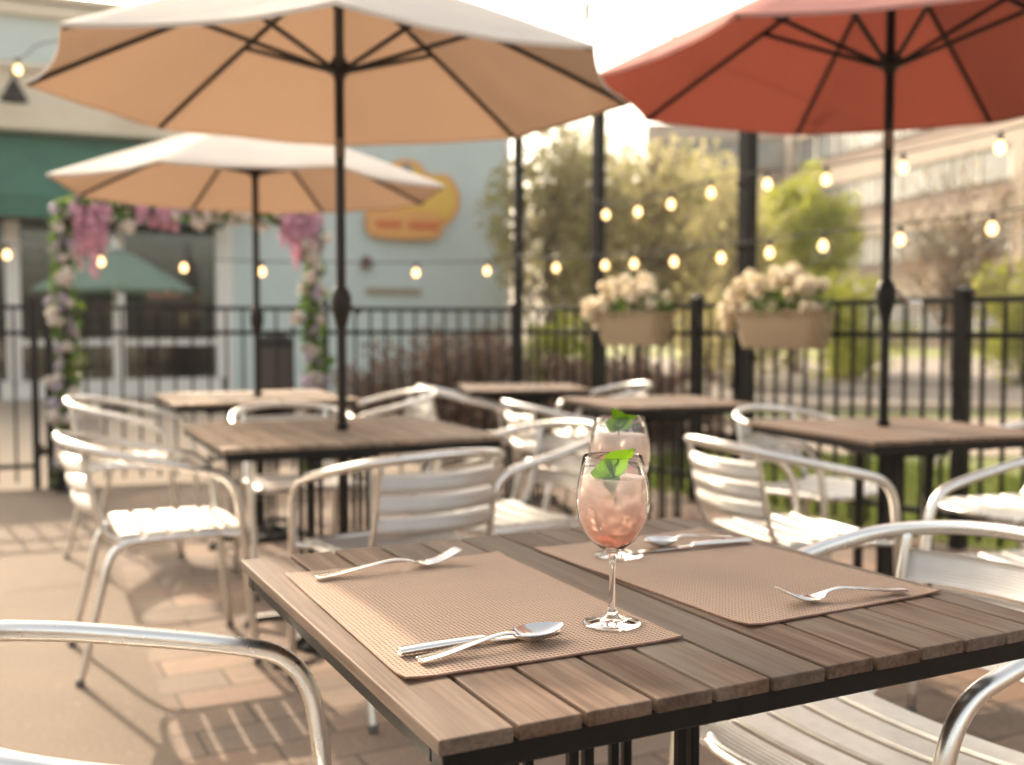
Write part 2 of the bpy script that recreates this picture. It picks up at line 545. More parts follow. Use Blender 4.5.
def frame_bm(w, d, z0, z1, t=0.03, inset=0.012):
    bm = NB()
    W, D = w - 2 * inset, d - 2 * inset
    zc, h = (z0 + z1) / 2, z1 - z0
    for s in (-1, 1):
        box(bm, (0, s * (D / 2 - t / 2), zc), (W, t, h), None, 0.002)
        box(bm, (s * (W / 2 - t / 2), 0, zc + 0.0013), (t, D - 2 * t - 0.002, h - 0.0026), None, 0.002)
    return bm


def make_table(label, loc, rz, w, d, cuts=None, wood='wood', hole=False, group='slatted patio tables'):
    t = thing('patio_table', label, 'table', loc, rz, group)
    if cuts is None:
        n = max(8, round(w / 0.074))
        cuts = [w * i / n for i in range(n + 1)]
    obj('tabletop', planks_bm(w, d, cuts, 0.74, 0.0150), M[wood], t)
    obj('rim_frame', frame_bm(w, d, 0.698, 0.7235), M['black'], t)
    bm = NB()
    L = w * 0.42
    for a in (math.pi / 4, -math.pi / 4):
        box(bm, (0, 0, 0.684 if a > 0 else 0.6835), (2 * L, 0.035, 0.02 if a > 0 else 0.016), Matrix.Rotation(a, 3, 'Z'), 0.003)
    box(bm, (0, 0, 0.660), (0.26, 0.26, 0.022), None, 0.003)
    obj('top_bracket', bm, M['black'], t)
    k = 0.084
    for sx, sy in ((-1, -1), (1, -1), (1, 1), (-1, 1)):
        bm = NB()
        for q in (-1, 1):
            box(bm, (sx * k + q * 0.015 * (1 if sx * sy > 0 else 1), sy * k + q * 0.006, 0.351), (0.014, 0.014, 0.596), None, 0.002)
        obj('column', bm, M['black'], t)
    bm = NB()
    box(bm, (0, 0, 0.045), (0.24, 0.24, 0.016), None, 0.003)
    obj('base_plate', bm, M['black'], t)
    for i in range(4):
        bm = NB()
        a = math.pi / 4 + i * math.pi / 2
        d1 = Vector((math.cos(a), math.sin(a), 0))
        tube(bm, catmull([d1 * 0.12 + Vector((0, 0, 0.055)), d1 * 0.22 + Vector((0, 0, 0.05)), d1 * 0.33 + Vector((0, 0, 0.028)), d1 * 0.36 + Vector((0, 0, 0.014))], 4), 0.016, 8)
        lathe(bm, [(0, 0), (0.02, 0), (0.02, 0.012), (0, 0.012)], 12, d1 * 0.36)
        obj('foot', bm, M['black'], t, True, 40)
    return t


T1A = math.atan2(0.3695, 0.7386)
A_, B_, C_, D_ = at(235, 559.4, .74), at(438, 740, .74), at(681, 517, .74), at(1063, 621.7, .74)
ctr1 = (A_ + B_ + C_ + D_) / 4
W1, D1 = 0.828, 0.80
cuts1 = [0, .0788, .1508, .2275, .298, .370, .446, .5167, .5875, .6561, .725, .7555 + .0145, W1]
cuts1 = [0, .0788, .1508, .2290, .3000, .3720, .4470, .5167, .5870, .6580, .7280, .7800, W1]
t1 = make_table('brown slatted table with two woven mats in front', (ctr1.x, ctr1.y, 0), T1A, W1, D1, cuts1)
P2 = at(342, 430, .74)
t2 = make_table('sunlit weathered slatted table under the nearest cream umbrella', (-0.63, 3.70, 0), R(25), 0.92, 0.92, None, 'wood_pale')
t3 = make_table('sunlit slatted table under the far cream umbrella', (-1.36, 5.50, 0), R(25), 0.9, 0.9, None, 'wood_pale')
t4 = make_table('small slatted table farthest back beside the corner of the fence', (0.06, 6.35, 0), R(8), 0.72, 0.7)
t5 = make_table('slatted table without an umbrella standing below the flower boxes', (0.70, 5.15, 0), R(18), 0.72, 0.72)
t6 = make_table('dark slatted table under the red umbrella', (1.375, 3.77, 0), R(18.5), 0.76, 0.76)


# ------------------------------------------------------------------ chairs
def mirror_path(half):
    return [(-x, y, z) for x, y, z in half] + [h for h in reversed(half[:-1])] if abs(half[-1][0]) < 1e-6 else None


def make_chair():
    t = thing('cafe_chair', 'aluminium cafe armchair', 'chair')
    half = [(.238, .262, .0), (.245, .232, .30), (.25, .212, .50), (.252, .196, .575), (.254, .16, .622), (.258, .10, .645), (.264, -.03, .675), (.255, -.14, .700), (.215, -.235, .722), (.12, -.298, .738), (0, -.318, .744)]
    bm = NB()
    tube(bm, catmull(mirror_path(half), 5), 0.0135, 12)
    obj('arm_frame', bm, M['alu'], t, True)
    half = [(.225, -.275, 0), (.219, -.215, .25), (.216, -.188, .36), (.214, -.16, .408), (.212, -.11, .426), (.21, .0, .430), (.208, .13, .430), (.19, .20, .430), (.13, .228, .430), (0, .232, .430)]
    bm = NB()
    tube(bm, catmull(mirror_path(half), 5), 0.012, 10)
    tube(bm, [(-.212, -.13, .424), (.212, -.13, .424)], 0.008, 8)
    for s in (-1, 1):
        tube(bm, [(s * .205, .16, .428), (s * .246, .222, .428)], 0.009, 8)
    obj('seat_frame', bm, M['alu'], t, True, 50)
    for s in (-1, 1):
        bm = NB()
        tube(bm, catmull([(s * .195, -.05, .429), (s * .194, -.12, .430), (s * .192, -.17, .440), (s * .19, -.20, .475), (s * .188, -.222, .55), (s * .187, -.242, .65), (s * .187, -.258, .728)], 4), 0.0095, 8)
        obj('back_upright', bm, M['alu'], t, True)
    for i in range(3):
        zc = .543 + i * .0615
        yb = -.207 - (zc - .50) * .235
        bm = NB()
        nx, nz = 14, 6
        grid = []
        for layer in (0, 1):
            gl = []
            for a in range(nx + 1):
                x = -.187 + .374 * a / nx
                bow = .048 * (1 - (x / .187) ** 2)
                row = []
                for b in range(nz + 1):
                    w = b / nz * 2 - 1
                    y = yb - bow - .010 * (1 - w * w) - (w * .027) * .235 - layer * .003 + (0.007 if b == nz else 0)
                    row.append(bm.verts.new((x, y, zc + w * .0285)))
                gl.append(row)
            grid.append(gl)
        for layer in (0, 1):
            gl = grid[layer]
            for a in range(nx):
                for b in range(nz):
                    bm.faces.new((gl[a][b], gl[a + 1][b], gl[a + 1][b + 1], gl[a][b + 1]))
        for a in range(nx):
            for b in (0, nz):
                bm.faces.new((grid[0][a][b], grid[1][a][b], grid[1][a + 1][b], grid[0][a + 1][b]))
        for a in (0, nx):
            for b in range(nz):
                bm.faces.new((grid[0][a][b], grid[1][a][b], grid[1][a][b + 1], grid[0][a][b + 1]))
        obj('back_slat', bm, M['slat'], t, True, 50)
    for i in range(5):
        yc = -.118 + i * .0775
        bm = NB()
        nx = 10
        prof = [(-.0315, -.003), (-.0315, .006), (-.027, .0105), (.027, .0105), (.0315, .006), (.0315, -.003)]
        rings = []
        for a in range(nx + 1):
            x = -.206 + .412 * a / nx
            dip = -.010 * (1 - (x / .206) ** 2)
            rings.append([bm.verts.new((x, yc + py, .4415 + dip + pz + (-.012 if i == 4 and py > 0.02 else 0))) for py, pz in prof])
        for a in range(nx):
            for b in range(len(prof)):
                c = (b + 1) % len(prof)
                bm.faces.new((rings[a][b], rings[a + 1][b], rings[a + 1][c], rings[a][c]))
        bm.faces.new(rings[0])
        bm.faces.new(rings[-1][::-1])
        sl = obj('seat_slat', bm, M['seat'], t, True, 35)
        for s in (-1, 1):
            bm = NB()
            lathe(bm, [(0, .0015), (.0035, .001), (.0048, 0)], 10, (s * .196, yc, .4515))
            obj('rivet', bm, M['steel'], sl, True)
    for s in (-1, 1):
        for (x, y, yy) in ((.238, .262, 0), (.225, -.275, 0)):
            bm = NB()
            lathe(bm, [(0, -.001), (.0142, -.001), (.0142, .016), (.0135, .018), (0, .018)], 12, (s * x, y, 0))
            obj('foot_cap', bm, M['rubber'], t, True, 40)
    return t


# x, y, facing (deg), label
CHAIRS = [
    (-0.352, 1.19, 28, 'polished aluminium armchair at bottom left, its curved arm cut by the picture edge'),
    (0.592, 1.61, 210, 'armchair pushed under the right side of the table with the woven mats'),
    (-0.345, 3.16, 124, 'aluminium armchair with its slatted back to the table with the woven mats'),
    (-1.17, 3.49, 25.5, 'armchair with brightly sunlit seat slats standing alone on the pale slab'),
    (-1.86, 5.20, 5, 'armchair at the left of the table under the far cream umbrella'),
    (-0.92, 4.52, 295, 'armchair between the two tables under the cream umbrellas, facing the camera'),
    (-0.74, 5.72, 203, 'armchair at the right side of the table under the far cream umbrella'),
    (-0.24, 6.24, 8, 'armchair at the left of the small table farthest back'),
    (-0.015, 3.645, 211, 'armchair behind the drink glasses, at the right of the nearest umbrella table'),
    (0.28, 4.98, 18, 'armchair at the left of the table below the flower boxes'),
    (0.53, 6.50, 190, 'armchair at the right of the small table farthest back'),
    (0.89, 3.36, 22, 'armchair with its slatted back seen beside the right end of the near table'),
    (1.25, 4.32, 308, 'armchair behind the red umbrella table, close to the fence'),
    (1.86, 3.80, 198, 'armchair at the right of the red umbrella table, before the thick fence post'),
    (1.46, 2.80, 198, 'armchair right of the near table, partly cut by the right picture edge'),
]
proto = make_chair()
for i, (x, y, deg, lab) in enumerate(CHAIRS):
    c = proto if i == 0 else copy_tree(proto)
    c.location = (x, y, 0.005)
    c.rotation_euler = (0, 0, R(deg - 90))
    tag(c, lab, 'chair', 'aluminium cafe armchairs')


# ------------------------------------------------------------------ umbrellas
def up_side(o):
    if sum(p.normal.z * p.area for p in o.data.polygons) < 0: o.data.flip_normals()


def make_umbrella(label, loc, rim_r, rim_z, apex_z, az0, canvas, hub_z, crank_z, crank_rz, pole_mat='bronze', n=8, pr=0.0165, group='patio umbrellas', handle='bronze', vent=True):
    u = thing('patio_umbrella', label, 'umbrella', loc, 0, group)
    a = [R(az0) + 2 * math.pi * i / n for i in range(n)]

    def rib_z(t): return apex_z - (apex_z - rim_z) * (0.92 * t + 0.08 * t * t)

    bm = NB()
    nu, nv = 14, 12
    t0 = 0.10
    for i in range(n):
        p, q = a[i], a[(i + 1) % n] if i < n - 1 else a[0] + 2 * math.pi
        g = []
        for iu in range(nu + 1):
            t = t0 + (1 - t0) * iu / nu
            row = []
            for iv in range(nv + 1):
                v = iv / nv
                P = Vector((math.cos(p), math.sin(p), 0)).lerp(Vector((math.cos(q), math.sin(q), 0)), v)
                e = 4 * v * (1 - v)
                rr = rim_r * t * (1 - 0.035 * e * t ** 3)
                row.append(bm.verts.new((P.x * rr, P.y * rr, rib_z(t) - 0.013 * e * t + 0.014 + 0.006 * e * noise.noise(Vector((P.x * rr * 5, P.y * rr * 5, az0))))))
            g.append(row)
        for iu in range(nu):
            for iv in range(nv):
                bm.faces.new((g[iu][iv], g[iu][iv + 1], g[iu + 1][iv + 1], g[iu + 1][iv]))
    bmesh.ops.remove_doubles(bm, verts=bm.verts, dist=1e-4)
    # turned-down hem strip
    be = [e for e in bm.edges if e.is_boundary and all(v.co.xy.length > rim_r * 0.8 for v in e.verts)]
    ext = bmesh.ops.extrude_edge_only(bm, edges=be)
    for v in [x for x in ext['geom'] if isinstance(x, bmesh.types.BMVert)]:
        v.co.z -= 0.012
        v.co.xy *= 0.998
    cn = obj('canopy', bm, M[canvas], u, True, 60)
    up_side(cn)
    if vent:
        bm = NB()
        lo = []
        for k in range(2):
            rr = rim_r * (0.24 if k == 0 else 0.02)
            ring = []
            for i in range(n * 4):
                f = i / 4
                j = int(f)
                P = Vector((math.cos(a[j]), math.sin(a[j]), 0)).lerp(Vector((math.cos(a[j] + 2 * math.pi / n), math.sin(a[j] + 2 * math.pi / n), 0)), f - j)
                e = 4 * (f - j) * (1 - f + j)
                ring.append(bm.verts.new((P.x * rr, P.y * rr, (rib_z(0.24) + 0.045 - 0.01 * e) if k == 0 else apex_z + 0.055)))
            lo.append(ring)
        N4 = n * 4
        for i in range(N4):
            bm.faces.new((lo[0][i], lo[0][(i + 1) % N4], lo[1][(i + 1) % N4], lo[1][i]))
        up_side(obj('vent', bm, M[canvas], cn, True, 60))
    bm = NB()
    tube(bm, [(0, 0, 0.06), (0, 0, 0.9), (0, 0, hub_z - 0.30)], pr, 16)
    obj('lower_pole', bm, M[pole_mat], u, True, 50)
    bm = NB()
    tube(bm, [(0, 0, hub_z - 0.24), (0, 0, apex_z + 0.03)], pr * 1.02, 16)
    obj('upper_pole', bm, M[pole_mat], u, True, 50)
    bm = NB()
    tube(bm, [(0, 0, hub_z - 0.302), (0, 0, hub_z - 0.238)], pr * 1.12, 16)
    obj('collar', bm, M['collar'], u, True, 50)
    bm = NB()
    lathe(bm, [(0, -.035), (.02, -.035), (.024, -.02), (.046, -.01), (.048, .014), (.03, .02), (.022, .04), (0, .04)], 20, (0, 0, hub_z))
    obj('runner_hub', bm, M[pole_mat], u, True, 40)
    bm = NB()
    lathe(bm, [(0, .0), (.03, .0), (.03, .03), (.016, .045), (.02, .06), (.012, .085), (0, .09)], 16, (0, 0, apex_z + 0.028))
    obj('finial', bm, M[pole_mat], u, True, 40)
    for i in range(n):
        d = Vector((math.cos(a[i]), math.sin(a[i]), 0))
        bm = NB()
        tube(bm, [d * (rim_r * t) + Vector((0, 0, rib_z(t))) for t in (0.03, 0.25, 0.5, 0.75, 0.985)], 0.0095, 8)
        rb = obj('rib', bm, M[pole_mat], u, True, 50)
        bm = NB()
        tube(bm, [d * 0.04 + Vector((0, 0, hub_z)), d * (rim_r * 0.47) + Vector((0, 0, rib_z(0.47) - 0.006))], 0.0088, 8)
        obj('strut', bm, M[pole_mat], rb, True, 50)
    bm = NB()
    lathe(bm, [(0, -.075), (.018, -.075), (.024, -.045), (.034, -.01), (.036, .03), (.030, .055), (.02, .068), (0, .068)], 20, (0, 0, crank_z))
    cr = obj('crank_housing', bm, M[pole_mat], u, True, 40)
    d = Matrix.Rotation(crank_rz, 3, 'Z') @ Vector((1, 0, 0))
    s = d.cross(Vector((0, 0, 1)))
    bm = NB()
    c0 = Vector((0, 0, crank_z + 0.03))
    tube(bm, [c0 + d * 0.02, c0 + d * 0.052], 0.007, 8)
    tube(bm, [c0 + d * 0.05, c0 + d * 0.054 + s * 0.06 + Vector((0, 0, -.045))], 0.009, 8, True, 0.6)
    tube(bm, [c0 + d * 0.05 + s * 0.058 + Vector((0, 0, -.044)), c0 + d * 0.105 + s * 0.058 + Vector((0, 0, -.044))], 0.011, 10)
    obj('crank_handle', bm, M[handle], cr, True, 45)
    bm = NB()
    lathe(bm, [(0, -.012), (.02, -.012), (.021, 0), (.03, .006), (0, .007)], 16, (0, 0, .752))
    obj('table_collar', bm, M[pole_mat], u, True, 40)
    bm = NB()
    lathe(bm, [(0, 0), (.19, 0), (.195, .012), (.18, .03), (.06, .046), (.03, .07), (.027, .20), (0, .20)], 32)
    obj('base', bm, M['black'], u, True, 40)
    return u


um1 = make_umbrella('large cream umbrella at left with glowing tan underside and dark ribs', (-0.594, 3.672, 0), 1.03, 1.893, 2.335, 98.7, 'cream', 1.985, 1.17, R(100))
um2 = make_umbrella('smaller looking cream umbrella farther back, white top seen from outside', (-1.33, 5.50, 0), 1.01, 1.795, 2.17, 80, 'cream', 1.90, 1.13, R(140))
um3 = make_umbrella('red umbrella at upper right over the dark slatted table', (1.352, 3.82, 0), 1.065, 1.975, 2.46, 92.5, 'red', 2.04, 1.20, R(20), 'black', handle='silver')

# ------------------------------------------------------------------ place settings
ZT = 0.7405


def make_mat(label, p0, ang):
    """p0 near-left corner, local x along table front, y away from it"""
    t = thing('placemat', label, 'placemat', (p0.x, p0.y, ZT), ang, 'woven placemats')
    w, d = 0.338, 0.506
    bm = NB()
    nx, ny = 24, 32
    g = []
    for i in range(nx + 1):
        row = []
        for j in range(ny + 1):
            x, y = w * i / nx, d * j / ny
            z = 0.0028 + 0.0006 * noise.noise(Vector((x * 14, y * 14, ang * 3)))
            cx, cy = min(x, w - x), min(y, d - y)
            if cx < .03 and cy < .03: z += 0.0025 * (1 - cx / .03) * (1 - cy / .03)
            row.append(bm.verts.new((x, y, z)))
        g.append(row)
    for i in range(nx):
        for j in range(ny):
            bm.faces.new((g[i][j], g[i + 1][j], g[i + 1][j + 1], g[i][j + 1]))
    bmesh.ops.solidify(bm, geom=bm.faces[:], thickness=0.0018)
    obj('weave', bm, M['mat'], t, True, 40)
    bm = NB()
    e = 0.0
    cor = [(e, e), (w - e, e), (w - e, d - e), (e, d - e)]
    for k in range(4):
        a, b = cor[k], cor[(k + 1) % 4]
        pts = []
        for q in range(21):
            x, y = a[0] + (b[0] - a[0]) * q / 20, a[1] + (b[1] - a[1]) * q / 20
            z = 0.0016 + 0.0006 * noise.noise(Vector((x * 14, y * 14, ang * 3)))
            m1, m2 = min(x, w - x), min(y, d - y)
            if m1 < .03 and m2 < .03: z += 0.0025 * (1 - m1 / .03) * (1 - m2 / .03)
            pts.append((x, y, z))
        tube(bm, pts, 0.0014, 6)
    obj('binding', bm, M['matedge'], t, True)
    return t


mp1 = at(405, 682, ZT)
mp1x = at(682, 639.5, ZT)
ang1 = math.atan2(mp1x.y - mp1.y, mp1x.x - mp1.x)
make_mat('woven tan placemat at left with the spoon, knife and fork on its edges', mp1, ang1)
mp2 = at(750, 628, ZT)
mp2x = at(947, 592, ZT)
ang2 = math.atan2(mp2x.y - mp2.y, mp2x.x - mp2.x)
make_mat('woven tan placemat at right reaching the right edge of the table', mp2, ang2)

ZM = ZT + 0.0035


def strip(bm, stations):
    """stations: list of (x, halfwidth, z, thick, dish) along x -> closed cutlery body"""
    rings = []
    seg = 14
    for (x, hw, z, th, dish) in stations:
        ring = []
        m = 7
        for k in range(m):
            s = -1 + 2 * k / (m - 1)
            ring.append(bm.verts.new((x, s * hw, z + dish * s * s + th * math.sqrt(max(0, 1 - s * s * 0.92)) * 0.5)))
        for k in range(m - 1, -1, -1):
            s = -1 + 2 * k / (m - 1)
            ring.append(bm.verts.new((x, s * hw, z + dish * s * s - th * math.sqrt(max(0, 1 - s * s * 0.92)) * 0.5)))
        rings.append(ring)
    n = len(rings[0])
    for a, b in zip(rings[:-1], rings[1:]):
        for k in range(n):
            bm.faces.new((a[k], a[(k + 1) % n], b[(k + 1) % n], b[k]))
    bm.faces.new(rings[0][::-1])
    bm.faces.new(rings[-1])


def interp(st, n=5):
    out = []
    P = [Vector(s) for s in [s + (0,) * 0 for s in st]] if False else st
    for i in range(len(st) - 1):
        for k in range(n):
            t = k / n
            def cr(j):
                p1, p2 = st[i][j], st[i + 1][j]
                p0 = st[i - 1][j] if i > 0 else 2 * p1 - p2
                p3 = st[i + 2][j] if i + 2 < len(st) else 2 * p2 - p1
                return 0.5 * (2 * p1 + (p2 - p0) * t + (2 * p0 - 5 * p1 + 4 * p2 - p3) * t * t + (3 * p1 - p0 - 3 * p2 + p3) * t ** 3)
            s = [cr(j) for j in range(5)]
            s[1] = max(0.0006, s[1])
            s[3] = max(0.0008, s[3])
            out.append(tuple(s))
    out.append(st[-1])
    return out


HANDLE = [(0, .0065, .0045, .003, 0), (.003, .0095, .0042, .004, 0), (.03, .0085, .006, .004, 0), (.07, .0058, .011, .004, 0), (.105, .0038, .0145, .004, 0)]


def cutlery(kind, label, a, b, z=ZM, roll=0.0, group='cutlery on the near table'):
    """a: handle end, b: head end (world xy)"""
    a, b = Vector(a), Vector(b)
    d = b - a
    L = d.xy.length
    t = thing(kind, label, kind.replace('dinner_', '').replace('table_', ''), (a.x, a.y, z), math.atan2(d.y, d.x), group)
    k = L / 0.20
    bm = NB()
    if 'fork' in kind:
        body = HANDLE + [(.128, .0042, .0115, .0034, 0), (.140, .0095, .006, .003, .001), (.150, .0125, .0032, .0028, .0022), (.160, .0128, .0036, .0026, .0022)]
        strip(bm, interp(body))
        obj('handle', bm, M['steel'], t, True, 60)
        bm = NB()
        for q in range(4):
            y = -.0098 + q * .0065
            pts = [Vector((.1585, y, .0050)), Vector((.172, y * 1.0, .0075)), Vector((.188, y * .98, .0135)), Vector((.203, y * .95, .0205))]
            tube(bm, catmull(pts, 3), [.0023] * 9 + [.0008], 8, True, 0.7)
        obj('tines', bm, M['steel'], t, True, 60)
    elif 'spoon' in kind:
        body = HANDLE + [(.122, .0036, .0125, .0038, 0)]
        strip(bm, interp(body))
        obj('handle', bm, M['steel'], t, True, 60)
        bm = NB()
        N, Mm = 22, 11
        g = []
        for i in range(N + 1):
            u = .5 - .5 * math.cos(math.pi * i / N)
            x = .119 + .068 * u
            hw = .0205 * (math.sin(math.pi * min(1, u ** 0.85)) ** 0.62) if 0 < u < 1 else 0.0012
            hw = max(hw, .0004 if u > .5 else .002)
            row = []
            for j in range(Mm):
                s = -1 + 2 * j / (Mm - 1)
                dep = .0115 * (1 - s * s) * math.sin(math.pi * u) ** 0.7
                row.append(bm.verts.new((x, s * hw, .0125 + (.002 * u) - dep)))
            g.append(row)
        for i in range(N):
            for j in range(Mm - 1):
                bm.faces.new((g[i][j], g[i + 1][j], g[i + 1][j + 1], g[i][j + 1]))
        bmesh.ops.recalc_face_normals(bm, faces=bm.faces)
        bmesh.ops.solidify(bm, geom=bm.faces[:], thickness=0.0012)
        obj('spoon_bowl', bm, M['steel'], t, True, 60)
    else:
        strip(bm, interp([(0, .005, .0045, .005, 0), (.003, .0085, .0052, .008, 0), (.05, .0075, .0055, .0085, 0), (.095, .0065, .0055, .0075, 0), (.103, .006, .0053, .005, 0)]))
        obj('handle', bm, M['steel'], t, True, 60)
        bm = NB()
        strip(bm, interp([(.1025, .006, .005, .003, 0), (.112, .0085, .0035, .002, 0), (.15, .0100, .0022, .0016, 0), (.185, .0085, .0018, .0013, 0), (.198, .003, .0017, .001, 0)]))
        obj('blade', bm, M['steel'], t, True, 60)
    t.scale = (k, 1.05, 1.05)
    return t


cutlery('dinner_fork', 'fork on the left mat with its tines raised', at(316, 580, ZM), at(457, 548, ZM + .022))
k0 = at(400, 651, ZM + .005)
cutlery('table_knife', 'table knife on the left mat, tip tucked behind the spoon bowl', k0, k0 + Vector((.158, .080, 0)).normalized() * .20)
cutlery('table_spoon', 'shiny spoon lying alongside the knife on the left mat', at(419, 660, ZM + .004), at(571, 622, ZM + .014))
cutlery('dinner_fork', 'fork on the right mat near the table edge', at(905, 590, ZM + .004), at(781, 588, ZM + .022))
k0 = at(749, 540, ZM + .005)
cutlery('table_knife', 'table knife on the far end of the right mat', k0, at(634, 553, ZM))
cutlery('table_spoon', 'spoon behind the knife on the far end of the right mat', at(731, 537, ZM + .004), at(638, 541, ZM + .014))


# ------------------------------------------------------------------ glasses
def make_glass():
    t = thing('wine_glass', 'wine glass', 'glass')
    outer = [(0, .0), (.020, .0), (.034, .0008), (.0355, .0018), (.034, .0030), (.020, .0058), (.008, .0105), (.0046, .017), (.0038, .030), (.0036, .055), (.0039, .074), (.0050, .083), (.0085, .0885),
             (.0165, .0935), (.0265, .101), (.0350, .112), (.0408, .126), (.0438, .142), (.0436, .157), (.0415, .173), (.0382, .189), (.0355, .2025)]
    inner = [(.0347, .2032), (.0340, .2025), (.0369, .189), (.0402, .173), (.0424, .157), (.0426, .142), (.0396, .1265), (.0338, .1130), (.0252, .1022), (.0155, .0950), (.008, .0915), (0, .0905)]
    bm = NB()
    lathe(bm, outer + inner, 56)
    obj('goblet', bm, M['glass'], t, True, 50)
    bm = NB()
    pr = [(0, .0912), (.0077, .0921), (.0150, .0956), (.0247, .1028), (.0332, .1136), (.0390, .127), (.0420, .142), (.0418, .157), (.0396, .173), (.0385, .1775), (.036, .1768), (0, .1768)]
    lathe(bm, pr, 48)
    obj('drink', bm, M['drink'], t, True, 50)
    return t


def ice(label, loc, rot, s):
    bm = NB()
    box(bm, (0, 0, 0), (s, s * .95, s * .9), None, s * .2, 3)
    o = obj('ice_cube', bm, M['ice'], None, True)
    o.location = loc
    o.rotation_euler = rot
    return tag(o, label, 'ice', 'ice cubes in the drinks')


def mint(label, loc, rz, spec):
    t = thing('mint_sprig', label, 'mint', loc, rz, 'mint garnishes')
    bm = NB()
    tube(bm, catmull([(0.002, 0, -.03), (0, 0, -.012), (0, 0, 0), (.001, 0, .006)], 4), 0.0012, 6)
    obj('stem', bm, M['mint'], t, True)
    for (az, el, L, Wd, roll) in spec:
        bm = NB()
        N, K = 20, 6
        g = []
        for i in range(N + 1):
            u = .5 - .5 * math.cos(math.pi * i / N)
            hw = Wd * math.sin(math.pi * u ** 0.72) ** 0.95 if 0 < u < 1 else 0
            hw *= 1 + (0.05 if i % 2 else -0.04)
            row = []
            for j in range(-K, K + 1):
                s = j / K
                zz = 0.10 * L * math.sin(u * math.pi) - .25 * L * u * u + abs(s) * hw * 0.45 + 0.0011 * math.sin(u * 34 - abs(s) * 5)
                row.append(bm.verts.new((u * L, s * max(hw, .0002), zz)))
            g.append(row)
        for i in range(N):
            for j in range(2 * K):
                bm.faces.new((g[i][j], g[i + 1][j], g[i + 1][j + 1], g[i][j + 1]))
        bmesh.ops.remove_doubles(bm, verts=bm.verts, dist=1e-5)
        Mr = Matrix.Rotation(az, 4, 'Z') @ Matrix.Rotation(-el, 4, 'Y') @ Matrix.Rotation(roll, 4, 'X')
        bmesh.ops.transform(bm, matrix=Mr, verts=bm.verts)
        obj('leaf', bm, M['mint'], t, True)
    return t


g1p, g2p = at(612, 624, ZM), at(619, 556, ZM)
w1 = make_glass()
w1.location = (g1p.x, g1p.y, ZM + .0003)
w2 = copy_tree(w1)
w2.location = (g2p.x, g2p.y, ZM + .0003)
w2.scale = (1.08, 1.08, 1.07)
tag(w1, 'nearer stemmed glass of pink iced drink, standing on the left mat', 'glass', 'glasses of pink drink')
tag(w2, 'farther stemmed glass of pink iced drink, half hidden behind the other', 'glass', 'glasses of pink drink')
for gp, nm in ((g1p, 'nearer'), (g2p, 'farther')):
    for k, (dx, dy, dz, rt, s, what) in enumerate([(-.014, -.010, .160, (.4, .2, .3), .027, 'left cube floating at the top of the %s pink drink'), (.015, -.006, .164, (.2, -.5, 1.0), .026, 'right cube floating at the top of the %s pink drink'), (.002, .016, .150, (.8, .3, .2), .026, 'rear cube sunk low in the %s pink drink'), (-.002, -.012, .130, (.3, .9, .6), .024, 'bottom cube deep in the %s pink drink')]):
        ice('clear ice, ' + what % nm, gp + Vector((dx, dy, dz)), rt, s)
mint('bright mint sprig on the rim of the nearer pink drink', g1p + Vector((.000, -.012, .180)), 0, [(R(15), R(58), .040, .018, R(-78)), (R(176), R(12), .028, .014, R(80)), (R(-110), R(-50), .022, .011, R(5)), (R(60), R(70), .018, .007, R(-40))])
mint('green mint sprig standing up from the farther pink drink', g2p + Vector((-.002, -.008, .198)), R(-8), [(R(160), R(80), .036, .016, R(80)), (R(8), R(42), .036, .013, R(-72)), (R(190), R(30), .024, .012, R(75)), (R(-90), R(30), .02, .008, R(10))])


# ------------------------------------------------------------------ fences
def make_fence(name, label, a, b, posts, spacing, post_w, z_top=1.248, z2=1.06, zb=0.16, gate_gap=None):
    a, b = Vector(a), Vector(b)
    d = (b - a)
    L = d.length
    t = thing(name, label, 'fence', a, math.atan2(d.y, d.x), 'black metal fences')
    ps = sorted(posts)
    bm = NB()
    for s0, s1 in zip(ps[:-1], ps[1:]):
        g0, g1 = s0 + post_w / 2 + .004, s1 - post_w / 2 - .004
        for z in (z_top - .016, z2, zb):
            box(bm, ((g0 + g1) / 2, 0, z), (g1 - g0 + .006, .034, .03), None, .003)
        n = max(1, int(round((s1 - s0) / spacing)))
        for k in range(1, n):
            x = s0 + (s1 - s0) * k / n
            box(bm, (x, 0, (z_top - .034 + .05) / 2), (.017, .017, z_top - .034 - .05))
        obj('picket_panel', bm, M['black'], t)
        bm = NB()
    bm.free()
    for s in ps:
        bm = NB()
        box(bm, (s, 0, (z_top + .02) / 2), (post_w, post_w, z_top + .02), None, .004)
        p = obj('post', bm, M['black'], t)
        bm = NB()
        bmesh.ops.create_cone(bm, segments=4, radius1=post_w * .86, radius2=.006, depth=.03, cap_ends=True, matrix=Matrix.Translation((s, 0, z_top + .048)) @ Matrix.Rotation(R(45), 4, 'Z'))
        box(bm, (s, 0, z_top + .0265), (post_w * 1.2, post_w * 1.2, .012), None, .002)
        obj('post_cap', bm, M['black'], p)
    return t


LA = (FAK - FA0).length
make_fence('metal_fence', 'black metal picket fence along the back, behind the flower arch', FA0 + (FAK - FA0).normalized() * .09, FAK, [0, 1.95 - .09, LA - .09], .117, .05)
make_fence('metal_gate', 'black picket gate section at far left with a double post', FA0 - (FAK - FA0).normalized() * 1.5, FA0, [0.0, 1.5 - .0], .13, .045)
make_fence('metal_fence', 'black metal picket fence on the right carrying the flower boxes', FAK + FBD * .06, FB1, [1.88, 3.67, 5.5], .107, .07)
bm = NB()
FL = FAK - FA0
# short run between the corner and first post of the right fence is part of that fence


